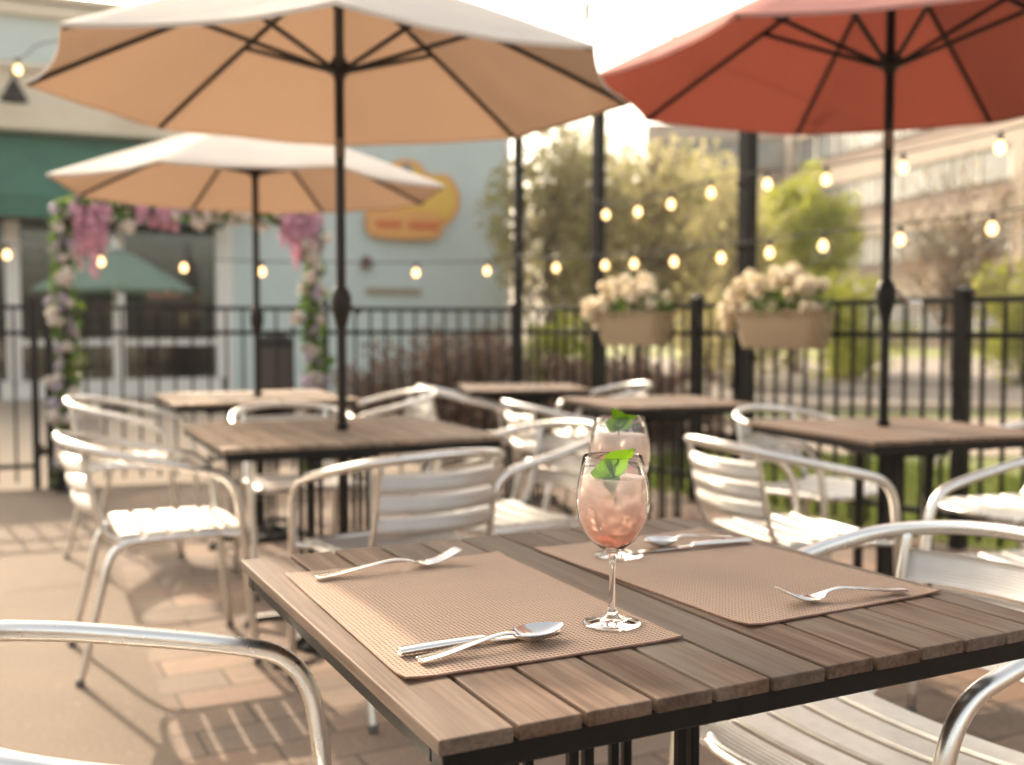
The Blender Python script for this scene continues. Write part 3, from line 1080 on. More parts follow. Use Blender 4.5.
def short_panel():
    t = [o for o in bpy.data.objects if o.get('label', '').startswith('black metal picket fence on the right')][0]
    bm = NB()
    for z in (1.232, 1.06, .16):
        box(bm, (.94, 0, z), (1.80, .034, .03), None, .003)
    n = 17
    for k in range(0, n):
        box(bm, (.02 + 1.86 * k / n, 0, .632), (.017, .017, 1.164))
    obj('picket_panel', bm, M['black'], t)


short_panel()
bm.free()
# a latch on the gate
gate = [o for o in bpy.data.objects if o.name.startswith('metal_gate')][0]
bm = NB()
box(bm, (1.53, -.03, .26), (.10, .03, .05), None, .006)
box(bm, (1.53, -.05, .27), (.03, .03, .09), None, .006)
obj('latch', bm, M['black'], gate)


# tall light poles standing at the fence
def pole(px, s, h, w, label):
    p = FAK + FBD * s + Vector((.03, .055, 0))
    t = thing('light_pole', label, 'pole', (p.x, p.y, 0), math.atan2(FBD.y, FBD.x), 'black poles holding the string lights')
    bm = NB()
    box(bm, (0, 0, h / 2), (w, w, h), None, .005)
    obj('shaft', bm, M['black'], t)
    bm = NB()
    box(bm, (0, 0, h + .008), (w * 1.15, w * 1.15, .016), None, .004)
    obj('cap', bm, M['black'], t)
    bm = NB()
    box(bm, (0, 0, .01), (w * 2.2, w * 2.2, .02), None, .004)
    obj('foot_plate', bm, M['black'], t)
    for z in (1.58, 1.96, 2.6):
        bm = NB()
        box(bm, (0, -w * .5 - .006, z), (w * 1.06, .012, .025), None, .003)
        tube(bm, [(0, -w * .5 - .01, z), (0, -w * .5 - .035, z)], .005, 6)
        obj('wire_clamp', bm, M['black'], t)
    return p


pl1 = pole(515, 0.0, 3.2, .062, 'slim black pole at the corner where the two fences meet')
pl2 = pole(594, 0.95, 2.85, .075, 'black pole behind the left flower box')
pl3 = pole(743, 2.32, 2.72, .085, 'black pole behind the right flower box, nearest the red umbrella')

# ------------------------------------------------------------------ string lights


def lights(name, label, wire_pts, bulbs, drop=.04, group='strings of warm bulbs'):
    t = thing(name, label, 'string lights', wire_pts[0], 0, group)
    o = Vector(wire_pts[0])
    bm = NB()
    tube(bm, catmull([Vector(p) - o for p in wire_pts], 5), .0048, 6)
    obj('wire', bm, M['wire'], t, True)
    for b in bulbs:
        b = Vector(b) - o
        bm = NB()
        lathe(bm, [(0, -.030), (.010, -.028), (.019, -.020), (.0245, -.008), (.025, .004), (.020, .018), (.013, .028), (.011, .034), (0, .034)], 16, b)
        e = obj('bulb', bm, M['bulb'], t, True)
        bm = NB()
        lathe(bm, [(0, .034), (.0135, .034), (.014, .062), (.010, .072), (.004, .078), (0, .078)], 12, b)
        obj('socket', bm, M['wire'], e, True, 40)
    return t


def onB(x, y, off=.0):
    """point above the right fence line seen at pixel x, y"""
    k = (x - 512) / F
    r = ray(x, y)
    kk = r.x / r.y
    s = (kk * FAK.y - FAK.x) / (FBD.x - kk * FBD.y)
    p = FAK + FBD * s
    return atY(x, y, p.y - off)


def onA(x, y):
    r = ray(x, y)
    kk = r.x / r.y
    d = (FAK - FA0).normalized()
    s = (kk * FA0.y - FA0.x) / (d.x - kk * d.y)
    p = FA0 + d * s
    return atY(x, y, p.y)


up = lambda v, d=.078: Vector(v) + Vector((0, 0, d))
ub = [onB(x, y) for x, y in [(606, 215), (638, 212), (671, 204.5), (711, 193), (767.5, 184.5), (826, 180), (903, 168), (1000, 148)]]
lights('string_lights', 'upper string of warm bulbs above the right fence', [up(onB(594, 211))] + [up(b) for b in ub] + [up(onB(1060, 133))], ub)
lb = [onB(x, y) for x, y in [(556, 268), (605, 265.5), (634, 264), (674, 262), (721, 258), (769.5, 253), (823, 246), (900, 240), (992, 229)]]
lights('string_lights', 'lower string of warm bulbs level with the flower boxes', [up(onB(518, 266))] + [up(b) for b in lb] + [up(onB(1060, 219))], lb)
la = [onA(x, y) for x, y in [(7, 255), (101, 262), (184, 268), (262, 272), (416, 273), (487, 271)]]
lights('string_lights', 'string of warm bulbs along the left fence before the blue wall', [up(onA(-60, 250))] + [up(b) for b in la] + [up(onA(511, 266))], la)
hb = [atY(18, 70, 7.0)]
lights('string_lights', 'high string with a single bulb before the blue wall at upper left', [up(atY(-90, 82, 6.6)), up(hb[0]), up(atY(60, 52, 7.1)), up(atY(260, 38, 7.6)), (pl1.x, pl1.y, 3.15)], hb)
sb = [atY(587, 21, 4.9), atY(673, 50, 5.6)]
t_s = lights('string_lights', 'string crossing the open sky between the two big umbrellas', [atY(430, -40, 4.0), up(sb[0]), up(sb[1]), (pl3.x, pl3.y, 2.66)], [])
M['unlit'] = m_glass('unlit_bulb', (1, .98, .95), .02, 1.3)
for b in sb:
    o = Vector(atY(430, -40, 4.0))
    bm = NB()
    lathe(bm, [(0, -.030), (.010, -.028), (.019, -.020), (.0245, -.008), (.025, .004), (.020, .018), (.013, .028), (.011, .034), (0, .034)], 16, Vector(b) - o)
    e = obj('bulb', bm, M['unlit'], t_s, True)
    bm = NB()
    lathe(bm, [(0, .034), (.0135, .034), (.014, .062), (.010, .072), (.004, .078), (0, .078)], 12, Vector(b) - o)
    obj('socket', bm, M['wire'], e, True, 40)


# ------------------------------------------------------------------ leaves / flowers / trees
def quads(bm, c, n, spread, size, flat=1.0, rnd=random, bend=True):
    c = Vector(c)
    for _ in range(n):
        while True:
            p = Vector((rnd.uniform(-1, 1), rnd.uniform(-1, 1), rnd.uniform(-1, 1)))
            if p.length < 1: break
        p = Vector((p.x * spread[0], p.y * spread[1], p.z * spread[2])) + c
        a = Vector((rnd.gauss(0, 1), rnd.gauss(0, 1), rnd.gauss(0, 1))).normalized()
        b = a.orthogonal().normalized()
        b = Matrix.Rotation(rnd.uniform(0, 6.28), 3, a) @ b
        e = a.cross(b)
        s = size * rnd.uniform(.6, 1.3)
        b, e = b * s, e * s * .55
        m = a * s * .18
        bm.faces.new([bm.verts.new(q) for q in (p - b, p - e + m, p + b, p + e + m)])


def blossom(bm, c, r, n=14, rnd=random):
    """a round head of small cupped petals"""
    c = Vector(c)
    for _ in range(n):
        d = Vector((rnd.gauss(0, 1), rnd.gauss(0, 1), rnd.gauss(0, 1) + .2)).normalized()
        a = d.orthogonal().normalized()
        a = Matrix.Rotation(rnd.uniform(0, 6.28), 3, d) @ a
        b = d.cross(a)
        p = c + d * r * rnd.uniform(.45, 1.0)
        s = r * rnd.uniform(.45, .75)
        q = [p + (a * math.cos(k) + b * math.sin(k)) * s + d * (.35 * s * math.cos(2 * k)) for k in (0, 1.05, 2.1, 3.14, 4.19, 5.24)]
        bm.faces.new([bm.verts.new(x) for x in q])


def planter(label, s, seed):
    rnd = random.Random(seed)
    p = FAK + FBD * s
    nrm = Vector((-FBD.y, FBD.x, 0)) * -1
    nrm = Vector((FBD.y, -FBD.x, 0))                # toward the patio
    p = p + nrm * .12
    t = thing('flower_box', label, 'planter', (p.x, p.y, .98), math.atan2(FBD.y, FBD.x), 'flower boxes on the fence')
    bm = NB()
    w, d, h = .64, .19, .215
    def rr(w_, d_, z, n=6, r=.075):
        out = []
        for cx, cy, a0 in ((w_ / 2 - r, d_ / 2 - r, 0), (-w_ / 2 + r, d_ / 2 - r, 90), (-w_ / 2 + r, -d_ / 2 + r, 180), (w_ / 2 - r, -d_ / 2 + r, 270)):
            for q in range(n + 1):
                a = R(a0 + 90 * q / n)
                out.append((cx + r * math.cos(a), cy + r * math.sin(a), z))
        return out
    prof = [rr(w - .09, d - .05, 0), rr(w - .05, d - .025, .07), rr(w - .02, d - .01, h * .8), rr(w - .02, d - .01, h - .022), rr(w + .012, d + .012, h - .018), rr(w + .012, d + .012, h), rr(w - .03, d - .03, h), rr(w - .05, d - .04, h - .05)]
    rings = [[bm.verts.new(q) for q in r] for r in prof]
    bm.faces.new(rings[0][::-1])
    bm.faces.new(rings[-1])
    nn = len(rings[0])
    for a, b in zip(rings[:-1], rings[1:]):
        for k in range(nn):
            bm.faces.new((a[k], a[(k + 1) % nn], b[(k + 1) % nn], b[k]))
    obj('box', bm, M['wicker'], t, True, 40)
    bm = NB()
    for sx in (-1, 1):
        box(bm, (sx * .2, d / 2 - .01 + .018, .16), (.025, .012, .20), None, .002)
        box(bm, (sx * .2, d / 2 + .03, .258), (.025, .06, .006))
    obj('hook', bm, M['black'], t)
    bm = NB()
    quads(bm, (0.04, 0, h + .03), 260, (.32, .12, .10), .03, rnd=rnd)
    obj('leaves', bm, M['leaf'], t)
    n = 95
    bm = NB()
    heads = []
    for k in range(n):
        x = rnd.uniform(-.42, .24)
        top = .25 * (1 - ((x + .06) / .42) ** 2)
        z = h + rnd.uniform(.0, max(.02, top)) + .0
        if x < -.30: z -= rnd.uniform(.02, .12)
        heads.append(((x, rnd.uniform(-.10, .09), z), rnd.uniform(.026, .042)))
    for c, r in heads: blossom(bm, c, r, 20, rnd)
    obj('blooms', bm, M['petal_cream'], t)
    return t


planter('tan flower box of cream blooms, left of the two, farther along the fence', 1.50, 3)
planter('tan flower box of cream blooms, right of the two, nearer the red umbrella', 2.72, 5)


def arch():
    rnd = random.Random(11)
    pL, pR = onA(76, 480), onA(318, 480)
    pL = Vector((pL.x, pL.y - .1, 0))
    pR = Vector((pR.x, pR.y - .1, 0))
    d = pR - pL
    W = d.length
    t = thing('flower_arch', 'arch wound with white and lilac flowers, leaves and hanging pink blossom', 'flower arch', pL, math.atan2(d.y, d.x))
    H = 1.90
    bm = NB()
    for y in (-.08, .08):
        tube(bm, [(0, y, 0), (0, y, H * .93), (.10, y, H), (W - .10, y, H), (W, y, H * .93), (W, y, 0)], .012, 8)
    for k in range(9):
        z = .2 + k * .2
        for x in (0, W): tube(bm, [(x, -.08, z), (x, .08, z)], .006, 6)
    obj('arch_frame', bm, M['black'], t, True, 50)
    path = []
    for k in range(34): path.append((0, .06 + k * H / 34 * .98, 1))
    for k in range(30): path.append((W * (k + .5) / 30, H, 0))
    for k in range(34): path.append((W, .06 + k * H / 34 * .98, 1))
    bml, bmw, bmp, bmv = NB(), NB(), NB(), NB()
    for x, z, v in path:
        j = .05
        quads(bml, (x + rnd.gauss(0, .02), rnd.gauss(0, .03), z), 30, (.085, .10, .08), .034, rnd=rnd)
        for _ in range(2):
            c = (x + rnd.gauss(0, j), -.05 + rnd.gauss(0, .06), z + rnd.gauss(0, .05))
            k = rnd.random()
            blossom(bmw if k < .5 else bmv, c, rnd.uniform(.022, .05), 20, rnd)
    # pink hanging clusters
    for (x, n, ln) in [(.10, 5, .36), (.16, 5, .42), (.24, 4, .28), (.52, 3, .10), (.68, 4, .12), (W - .05, 5, .26), (W - .13, 5, .34), (W - .2, 4, .2)]:
        for _ in range(n):
            xx, yy = x + rnd.gauss(0, .035), -.08 + rnd.gauss(0, .05)
            l = ln * rnd.uniform(.7, 1.1)
            for q in range(11):
                blossom(bmp, (xx + rnd.gauss(0, .012), yy + rnd.gauss(0, .012), H - .02 - l * q / 10), .03 * (1.15 - q / 14), 10, rnd)
    obj('leaves', bml, M['leaf'], t)
    obj('white_flowers', bmw, M['petal_white'], t)
    obj('lilac_flowers', bmv, M['petal_lilac'], t)
    obj('pink_blossom', bmp, M['petal_pink'], t)
    for x in (0, W):
        bm = NB()
        box(bm, (x, 0, .075), (.16, .24, .15), None, .015, 2)
        obj('weight_block', bm, M['black'], t)


arch()


def tree(name, label, cat, loc, h, crown, leafm, nclump, nleaf, size, seed, trunk_r=.12, twigs=40, low=.3, group=None):
    """crown = (rx, ry, rz, zc)"""
    rnd = random.Random(seed)
    t = thing(name, label, cat, loc, 0, group)
    rx, ry, rz, zc = crown
    bm = NB()
    top = zc + rz * .5
    tr = [Vector((0, 0, -.02)), Vector((rnd.gauss(0, .04), rnd.gauss(0, .04), top * .3)), Vector((rnd.gauss(0, .12), rnd.gauss(0, .1), top * .65)), Vector((rnd.gauss(0, .2), 0, top))]
    tp = catmull(tr, 5)
    tube(bm, tp, [trunk_r * (1 - .85 * i / (len(tp) - 1)) for i in range(len(tp))], 8)
    cl = []
    for _ in range(nclump):
        while True:
            p = Vector((rnd.uniform(-1, 1), rnd.uniform(-1, 1), rnd.uniform(-1, 1)))
            if .3 < p.length < 1: break
        cl.append(Vector((p.x * rx, p.y * ry, zc + p.z * rz)))
    for c in cl[:twigs]:
        k = rnd.randint(int(len(tp) * .25), len(tp) - 3)
        a = tp[k]
        m = a.lerp(c, .5) + Vector((0, 0, rnd.uniform(.0, .25) * rz * .4))
        pp = catmull([a, m, c], 4)
        r0 = trunk_r * .32
        tube(bm, pp, [r0 * (1 - .85 * i / (len(pp) - 1)) for i in range(len(pp))], 5)
        for _ in range(3):
            e = c + Vector((rnd.gauss(0, .25) * rx, rnd.gauss(0, .25) * ry, rnd.uniform(.05, .5) * rz))
            tube(bm, [m.lerp(c, .6), m.lerp(e, .7), e], [r0 * .4, r0 * .25, r0 * .08], 4)
    obj('trunk', bm, M['bark'], t, True)
    if nleaf:
        bm = NB()
        for c in cl:
            s = rnd.uniform(.6, 1.2)
            quads(bm, c, int(nleaf * s), (rx * .30 * s, ry * .30 * s, rz * .24 * s), size, rnd=rnd)
        obj('crown', bm, M[leafm], t)
    return t


def px(x, Y): return ((x - 512) / F * Y)


tree('spring_tree', 'olive leafed tree just right of the blue wall, behind the corner pole', 'tree', (px(552, 16.5), 16.5, 0), 5, (1.05, .9, 1.75, 2.55), 'olive', 110, 46, .06, 21, .11, 40, group='budding trees beyond the fence')
tree('spring_tree', 'olive leafed tree between the two tall poles', 'tree', (px(640, 17.5), 17.5, 0), 5, (1.4, 1.1, 1.85, 2.45), 'olive', 135, 56, .06, 22, .13, 45, group='budding trees beyond the fence')
tree('spring_tree', 'thin brownish tree above the right flower box', 'tree', (px(712, 21), 21, 0), 5, (1.4, 1.0, 1.8, 2.6), 'olive', 120, 52, .06, 23, .11, 40, group='budding trees beyond the fence')
tree('spring_tree', 'tall pale olive tree farthest back, between the poles', 'tree', (px(590, 27), 27, 0), 6, (1.9, 1.5, 2.6, 3.7), 'olive', 120, 60, .075, 27, .14, 50, group='budding trees beyond the fence')
tree('spring_tree', 'wide pale olive tree farthest back, left of the lime green tree', 'tree', (px(705, 29), 29, 0), 6, (2.0, 1.5, 2.3, 3.3), 'olive', 120, 60, .08, 28, .14, 50, group='budding trees beyond the fence')
tree('lime_tree', 'bright lime green tree before the office building', 'tree', (px(797, 25), 25, 0), 5, (1.25, 1.2, 1.7, 3.1), 'lime', 75, 120, .07, 24, .12, 30)
tree('bare_tree', 'bare budding tree with many fine twigs at far right', 'tree', (px(955, 19), 19, 0), 4, (1.25, 1.1, 1.35, 2.6), 'tanleaf', 75, 22, .045, 25, .09, 75)


def bush(name, label, loc, r, h, leafm, n, size, seed, stems=16, group=None, cat='shrub'):
    rnd = random.Random(seed)
    t = thing(name, label, cat, loc, 0, group)
    bm = NB()
    for _ in range(stems):
        a = rnd.uniform(0, 6.28)
        e = Vector((math.cos(a) * r * rnd.uniform(.3, .95), math.sin(a) * r * rnd.uniform(.3, .95), h * rnd.uniform(.65, 1.0)))
        tube(bm, [Vector((e.x * .15, e.y * .15, -.02)), e * .55, e], [.012, .008, .003], 5)
    obj('stems', bm, M['bark'], t, True)
    bm = NB()
    for _ in range(26):
        a, q = rnd.uniform(0, 6.28), rnd.uniform(0, .8)
        quads(bm, (math.cos(a) * r * q, math.sin(a) * r * q, h * rnd.uniform(.12, .86)), n // 26, (r * .32, r * .32, h * .17), size, rnd=rnd)
    obj('foliage', bm, M[leafm], t)
    return t


DG = 'shrubs beyond the fence'
bush('dormant_shrub', 'dry brown shrub behind the fence, left, below the beige wall plate', (px(375, 10.2), 10.2, 0), .55, .78, 'drytwig', 1700, .035, 31, 60, DG)
bush('dormant_shrub', 'dry reddish brown shrub behind the fence below the sign', (px(430, 9.9), 9.9, 0), .62, 1.08, 'drytwig', 2000, .035, 32, 70, DG)
bush('dormant_shrub', 'dry brown shrub behind the fence beneath the right corner of the blue wall', (px(488, 9.8), 9.8, 0), .58, 1.12, 'drytwig', 2000, .035, 33, 70, DG)
bush('dormant_shrub', 'low dry shrub between the corner pole and the left flower box', (px(575, 10.0), 10.0, 0), .75, .86, 'drytwig', 2000, .04, 34, 60, DG)
bush('dormant_shrub', 'low dry shrub seen under the left flower box', (px(660, 10.3), 10.3, 0), .75, .8, 'drytwig', 1800, .04, 35, 60, DG)
bush('green_shrub', 'yellow green bush showing through the fence by the corner pole', (px(553, 12.5), 12.5, 0), .5, 1.3, 'lime', 1500, .05, 36, 16, DG)
bush('green_shrub', 'green bush under the lime green tree', (px(845, 22), 22, 0), 1.5, 2.3, 'lime', 2200, .08, 37, 20, DG)
bush('green_shrub', 'olive green bush at the far right edge behind the thick fence post', (px(1018, 20), 20, 0), 1.2, 2.5, 'lime', 1800, .08, 38, 20, DG)
bush('green_shrub', 'olive bush behind the right flower box', (px(735, 19), 19, 0), 1.3, 2.0, 'olive', 2000, .07, 39, 20, DG)

# grass blades on the near lawn
rnd = random.Random(4)
bm = NB()
nb = 0
while nb < 24000:
    s, o = rnd.uniform(.2, 6.5), rnd.uniform(.08, 2.6)
    p = FAK + FBD * s + Vector((-FBD.y, FBD.x, 0)) * o
    if p.y > 9.1 or p.y < 2.8: continue
    a = rnd.uniform(0, 6.28)
    h = rnd.uniform(.04, .10)
    d = Vector((math.cos(a), math.sin(a), 0))
    l = Vector((rnd.gauss(0, .02), rnd.gauss(0, .02), h))
    bm.faces.new([bm.verts.new(q) for q in (p - d * .004, p + d * .004, p + l)])
    nb += 1
tag(obj('grass', bm, M['grass']), 'short green grass growing outside the right fence', 'grass', kind='stuff')

# ------------------------------------------------------------------ cafe building at left
BO = Vector((-7.4, 15.9, 0))
BA = math.atan2(.407, .913)
bld = thing('cafe_building', 'pale blue building with green awning over dark shop windows', 'building', BO, BA)
UX0, UX1, US = -9.0, 8.03, 3.0
HW = 5.95


def bpart(name, boxes, m, parent=None, bevel=0.0):
    bm = NB()
    for c, s in boxes: box(bm, c, s, None, bevel)
    return obj(name, bm, M[m], parent or bld)


# local: x along facade, -y toward the camera
bpart('wall', [((5.52, 3, HW / 2), (5.02, 6, HW)), (((UX0 + US) / 2, .15, 4.45), (US - UX0, .3, 3.0)), (((UX0 + US) / 2, 4.5, HW / 2), (US - UX0, 3, HW - .01))], 'bluewall')
bpart('roof', [(((UX0 + UX1) / 2, 3, HW + .05), (UX1 - UX0 + .3, 6.3, .10))], 'fascia')
bpart('cornice', [(((UX0 + UX1) / 2, -.06, HW - .14), (UX1 - UX0 + .1, .10, .16))], 'fascia')
bpart('fascia_band', [(((UX0 + US) / 2 + .1, -.10, 4.48), (US - UX0 + .2, .18, .84)), (((UX0 + US) / 2 + .1, -.15, 4.94), (US - UX0 + .3, .26, .09)), (((UX0 + US) / 2 + .1, -.15, 4.05), (US - UX0 + .3, .26, .07))], 'fascia')
bm = NB()
aw = [(0, -.02, 4.00), (0, -.95, 2.98), (0, -.95, 2.66), (0, -.93, 2.66), (0, -.93, 2.96), (0, -.02, 3.94)]
r0 = [bm.verts.new((UX0, y, z)) for _, y, z in aw]
r1 = [bm.verts.new((US + .02, y, z)) for _, y, z in aw]
for k in range(6): bm.faces.new((r0[k], r0[(k + 1) % 6], r1[(k + 1) % 6], r1[k]))
bm.faces.new(r0)
bm.faces.new(r1[::-1])
obj('awning', bm, M['awning'], bld)
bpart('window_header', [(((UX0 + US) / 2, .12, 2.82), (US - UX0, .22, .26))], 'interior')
bpart('sill_wall', [(((-.35 + US) / 2 - .0, .1, .14), (US + .25, .2, .28)), (((-4.0 - .9) / 2, .1, .14), (3.0, .2, .28))], 'white')
bpart('window_rail', [(((-.25 + US) / 2, .09, .86), (US + .0, .08, .10))], 'white')
for x in (-.10, 1.42, US - .03, -1.30, -4.2):
    bpart('pillar', [((x, .08, 1.48), (.20 if x != 1.42 else .10, .22, 2.40))], 'white')
for x0, x1 in ((0.01, 1.36), (1.48, 2.86), (-1.19, -.21), (-4.09, -1.41)):
    bpart('window_pane', [(((x0 + x1) / 2, .10, 1.48), (x1 - x0, .012, 2.38))], 'pane')
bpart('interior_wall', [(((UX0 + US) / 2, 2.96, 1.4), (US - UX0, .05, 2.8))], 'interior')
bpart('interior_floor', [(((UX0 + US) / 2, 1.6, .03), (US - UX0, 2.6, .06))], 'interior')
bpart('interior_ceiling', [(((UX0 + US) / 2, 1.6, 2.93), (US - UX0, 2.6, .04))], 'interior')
bpart('counter', [((1.0, 2.2, .55), (1.8, .6, 1.0)), ((-2.6, 2.0, .55), (1.6, .6, 1.0)), ((2.2, 2.75, 1.7), (.9, .25, .06)), ((2.2, 2.75, 2.1), (.9, .25, .06)), ((0.3, 2.75, 1.9), (1.2, .25, .5))], 'shelf')
bpart('corner_trim', [((3.06, -.02, HW / 2 - .6), (.12, .06, HW - 1.3))], 'white')
bpart('corner_trim', [((UX1 - .03, -.02, HW / 2 - .1), (.1, .06, HW - .3))], 'white')


def wallobj(u, z, off=.0):
    return BO + Vector((math.cos(BA), math.sin(BA), 0)) * u + Vector((math.sin(BA), -math.cos(BA), 0)) * off + Vector((0, 0, z))


# sconces above the awning
for x, y, lab in ((15, 105, 'dark gooseneck lamp over the awning, nearer the left picture edge'), (133, 118, 'dark gooseneck lamp over the awning, just above the far umbrella')):
    r = ray(x, y)
    kk = r.x / r.y
    u = (kk * BO.y - BO.x) / (math.cos(BA) - kk * math.sin(BA))
    base = wallobj(u, 0)
    P = atY(x, y, base.y)
    t = thing('wall_lamp', lab, 'lamp', wallobj(u, P.z, .20), BA, 'gooseneck lamps above the awning')
    bm = NB()
    tube(bm, catmull([(0, 0, .25), (0, -.12, .42), (0, -.34, .40), (0, -.42, .22)], 5), .022, 8)
    obj('arm', bm, M['black'], t, True)
    bm = NB()
    lathe(bm, [(.05, .22), (.08, .16), (.20, -.06), (.19, -.06), (.07, .14), (0, .18), (0, .22)], 20, (0, -.42, 0))
    obj('shade', bm, M['black'], t, True, 40)

# sign
sx = lambda x: (x - 410) / 57.3
sz = lambda y: 1.1 - (y - 327) / 57.3
su = 6.15
sg = thing('shop_sign', 'yellow cloud shaped sign with an orange lower plaque on the blue wall', 'sign', wallobj(su, 0, .02), BA)
MR = Matrix.Rotation(R(90), 4, 'X')


def outline(pts, n=4):
    P = [Vector((sx(x), sz(y), 0)) for x, y in pts]
    P = P + P[:3]
    q = []
    for i in range(1, len(P) - 2):
        for k in range(n):
            t_ = k / n
            p0, p1, p2, p3 = P[i - 1], P[i], P[i + 1], P[i + 2]
            q.append(.5 * (2 * p1 + (p2 - p0) * t_ + (2 * p0 - 5 * p1 + 4 * p2 - p3) * t_ * t_ + (3 * p1 - p0 - 3 * p2 + p3) * t_ ** 3))
    return [(v.x, v.y) for v in q]


cloud = [(372, 224), (368, 205), (374, 188), (383, 174), (393, 165), (406, 162), (418, 164), (425, 172), (434, 175), (446, 174), (456, 181), (462, 195), (460, 210), (452, 221), (440, 228), (410, 230), (385, 229)]
cin = [(410 + (x - 412) * .90 + 2, 198 + (y - 198) * .88) for x, y in cloud]
plq = [(363, 222), (366, 214), (400, 212), (436, 214), (443, 222), (441, 234), (434, 239), (400, 241), (372, 239), (364, 233)]
pin = [(403 + (x - 403) * .91, 226.5 + (y - 226.5) * .80) for x, y in plq]
for nm, ol, d0, d1, m in (('cloud_panel', cloud, .0, .06, 'orange'), ('cloud_face', cin, .06, .075, 'yellow'), ('plaque', plq, .078, .12, 'orange'), ('plaque_face', pin, .12, .13, 'plaqueface')):
    bm = NB()
    prism(bm, outline(ol), d0, d1, MR)
    obj(nm, bm, M[m], sg)
bm = NB()
rl = random.Random(2)
for w0, n in ((373, 5), (406, 6)):
    for k in range(n):
        x = w0 + k * 5.4
        bb = [(x, 222.5), (x + 1.1, 222.5), (x + 1.1, 231), (x, 231)]
        for (x0, y0, x1, y1) in ((x, 222, x + 1.5, 231.5), (x + 2.9, 222, x + 4.4, 231.5), (x, 226 + (k % 3), x + 4.4, 227.6 + (k % 3))):
            a, b = (sx(x0), sz(y1)), (sx(x1), sz(y0))
            box(bm, ((a[0] + b[0]) / 2, -.132 - .001 * (k % 2), (a[1] + b[1]) / 2), (b[0] - a[0], .008, b[1] - a[1]))
obj('lettering', bm, M['signred'], sg)
bm = NB()
prism(bm, outline([(400, 170), (405, 166), (411, 170), (412, 177), (406, 182), (400, 178)]), .075, .09, MR)
obj('emblem', bm, M['signblue'], sg)

bm = NB()
lathe(bm, [(0, .10), (.06, .10), (.09, .02), (.11, -.08), (0, -.08)], 16)
o = obj('wall_light', bm, plain('dark_red_enamel', (.12, .05, .045), .5), None, True, 40)
o.location = wallobj(5.35, 2.2, .10)
tag(o, 'small dark reddish lamp on the blue wall below the sign', 'lamp')
bm = NB()
box(bm, (0, 0, 0), (1.0, .05, .12), None, .01)
for k in range(4): box(bm, (0, -.03, -.045 + k * .03), (.94, .02, .008))
o = obj('wall_vent', bm, M['beige'])
o.location = wallobj(5.85, 1.72, .03)
o.rotation_euler = (0, 0, BA)
tag(o, 'long narrow beige vent low on the blue wall', 'vent')

# bin before the blue wall
bp = atY(276, 385, 13.0)
t = thing('litter_bin', 'dark litter bin standing before the blue wall behind the fence', 'bin', (bp.x, bp.y, 0), BA)
bm = NB()
lathe(bm, [(0, .03), (.19, .03), (.21, .10), (.215, .85), (0, .85)], 20)
obj('body', bm, plain('brown_steel', (.045, .033, .028), .5), t, True, 40)
bm = NB()
lathe(bm, [(.19, .85), (.23, .85), (.23, .90), (.18, .98), (.10, 1.02), (0, 1.03)], 20)
obj('lid', bm, M['black'], t, True, 40)
bm = NB()
lathe(bm, [(0, 0), (.2, 0), (.2, .03), (0, .03)], 20)
obj('foot_ring', bm, M['black'], t)

# green parasol before the shop
gp = atY(115, 300, 14.0)
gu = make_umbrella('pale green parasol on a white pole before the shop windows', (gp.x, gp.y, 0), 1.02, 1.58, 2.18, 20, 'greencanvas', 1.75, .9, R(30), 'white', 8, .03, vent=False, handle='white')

# ------------------------------------------------------------------ office building at right
OBd = Vector((.26, -.965, 0)).normalized()
OB0 = Vector((18.6, 71.0, 0))
ob = thing('office_building', 'large tan office block with long bands of windows', 'building', OB0, math.atan2(OBd.y, OBd.x))
# local x runs toward the camera-right, +y is away from the street (left normal) ; facade faces -y
nY = Vector((-OBd.y, OBd.x, 0))
LB = 70


def opart(name, boxes, m):
    bm = NB()
    for c, s in boxes: box(bm, c, s)
    return obj(name, bm, M[m], ob)


DEP = 16
opart('wall', [((LB / 2, DEP / 2 + .4, 7.6), (LB, DEP, 15.2))], 'brick')
for k, z in enumerate((3.35, 6.9, 10.4, 13.9)):
    opart('concrete_band', [((LB / 2, .2, z), (LB + .2, .5, 1.0))], 'concrete')
    opart('brick_spandrel', [((LB / 2, .28, z + .83), (LB + .1, .3, .62))], 'brick')
    zz = z - 1.55
    wb = opart('window_band', [((LB / 2, .34, zz + .25), (LB - .8, .2, 1.6 if k else 2.4))], 'darkglass')
    wb.data.materials.append(M['white'])
    bm = NB()
    bm.from_mesh(wb.data)
    for i in range(int(LB / 2.2)):
        box(bm, (.6 + i * 2.2, .26, zz + .25), (.08, .2, 1.6 if k else 2.4))
    for f in bm.faces[6:]: f.material_index = 1
    bm.to_mesh(wb.data)
    bm.free()
for x in (0.2, 21.5, 38):
    opart('pier', [((x, .05, 7.6), (.9 if x > .5 else .5, .7, 15.3))], 'concrete')
# wing to the left, turned to face the street
WR = Matrix.Rotation(-math.atan2(OBd.y, OBd.x) + R(-7), 3, 'Z')
WI = Matrix.Rotation(-math.atan2(OBd.y, OBd.x), 3, 'Z')


def wpart(name, cx, dy, z, sx_, sy_, sz_, m):
    bm = NB()
    off = Matrix.Rotation(R(-7), 3, 'Z') @ Vector((cx, dy, 0))
    box(bm, WI @ (Vector((15.2, 74.0, 0)) - OB0 + off) + Vector((0, 0, z)), (sx_, sy_, sz_), WR)
    return obj(name, bm, M[m], ob)


wpart('wing_wall', 0, 4, 7.7, 11.5, 7.0, 15.4, 'brick')
for z in (3.4, 6.95, 10.5, 14.6):
    wpart('wing_band', 0, .3, z, 11.6, .7, .95, 'concrete')
    wpart('wing_windows', -.6, .38, z - 1.5, 8.6, .5, 1.7, 'darkglass')

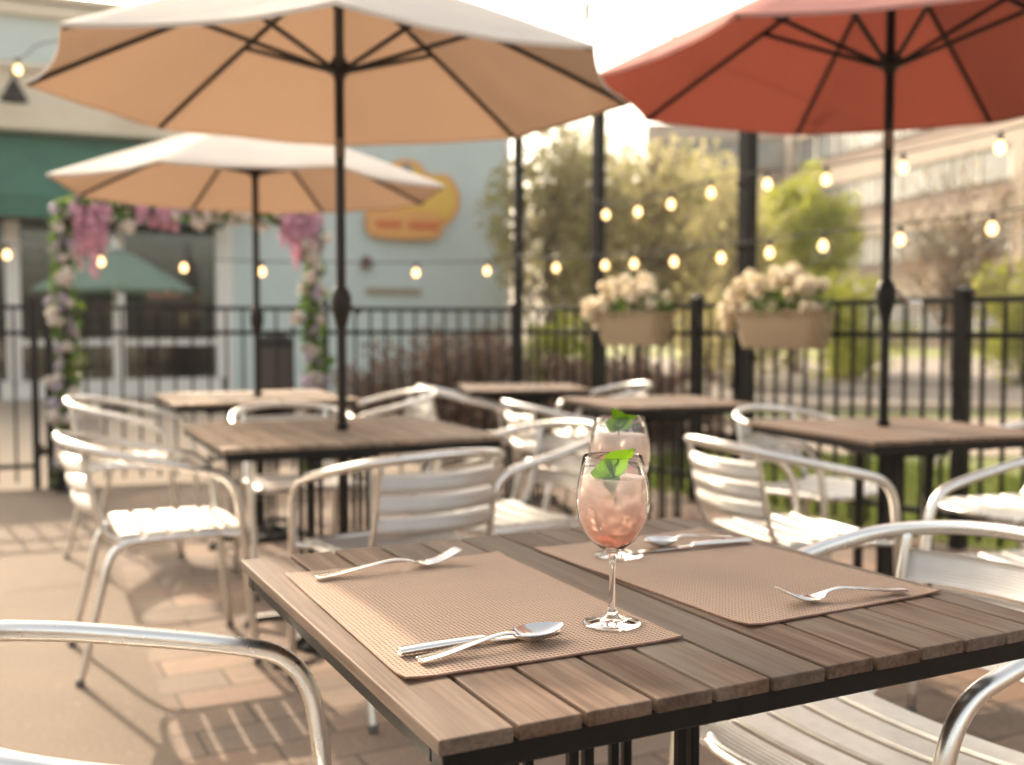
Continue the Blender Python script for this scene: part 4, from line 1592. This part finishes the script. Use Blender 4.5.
# ------------------------------------------------------------------ air
g = G('haze_air')
vol = g.n('ShaderNodeVolumePrincipled', Color=(0.95, 0.93, 0.92), Density=0.0010, Anisotropy=0.3)
g.nt.links.new(vol.outputs[0], g.out.inputs['Volume'])
bm = NB()
box(bm, (0, 100, 8.0), (330, 330, 18.1))
tag(obj('haze', bm, g.m), kind='stuff')

# ------------------------------------------------------------------ light
AZ = math.atan2(-.54, .84)          # sun is behind and left of the view
EL = R(28.5)
sd = Vector((math.sin(AZ) * math.cos(EL), math.cos(AZ) * math.cos(EL), math.sin(EL)))
sun_d = bpy.data.lights.new('sun', 'SUN')
sun_d.energy = 2.1
sun_d.angle = R(0.6)
sun_d.color = (1.0, .85, .74)
sun = bpy.data.objects.new('sun', sun_d)
col.objects.link(sun)
sun.rotation_euler = (-sd).to_track_quat('-Z', 'Y').to_euler()
sun.location = (0, 0, 10)

w = bpy.data.worlds.new('World')
scene.world = w
w.use_nodes = True
nt = w.node_tree
bg = nt.nodes['Background']
sky = nt.nodes.new('ShaderNodeTexSky')
sky.sky_type = 'NISHITA'
sky.sun_disc = False
sky.sun_elevation = EL
sky.sun_rotation = AZ
sky.air_density = 1.0
sky.dust_density = 6.0
sky.ozone_density = 0.4
hs = nt.nodes.new('ShaderNodeHueSaturation')
hs.inputs['Saturation'].default_value = 0.55
nt.links.new(sky.outputs[0], hs.inputs['Color'])
nt.links.new(hs.outputs[0], bg.inputs['Color'])
bg.inputs['Strength'].default_value = 0.15

scene.view_settings.view_transform = 'Standard'
scene.view_settings.look = 'None'
scene.view_settings.exposure = 1.80
scene.view_settings.use_white_balance = True
scene.view_settings.white_balance_temperature = 7700
scene.view_settings.white_balance_tint = 8
scene.view_settings.gamma = 1.0
scene.view_settings.use_curve_mapping = False
scene.cycles.use_denoising = True
scene.cycles.max_bounces = 14
scene.cycles.transmission_bounces = 12
scene.cycles.transparent_max_bounces = 12
scene.cycles.sample_clamp_indirect = 6.0
scene.cycles.caustics_refractive = True
scene.cycles.blur_glossy = 0.5
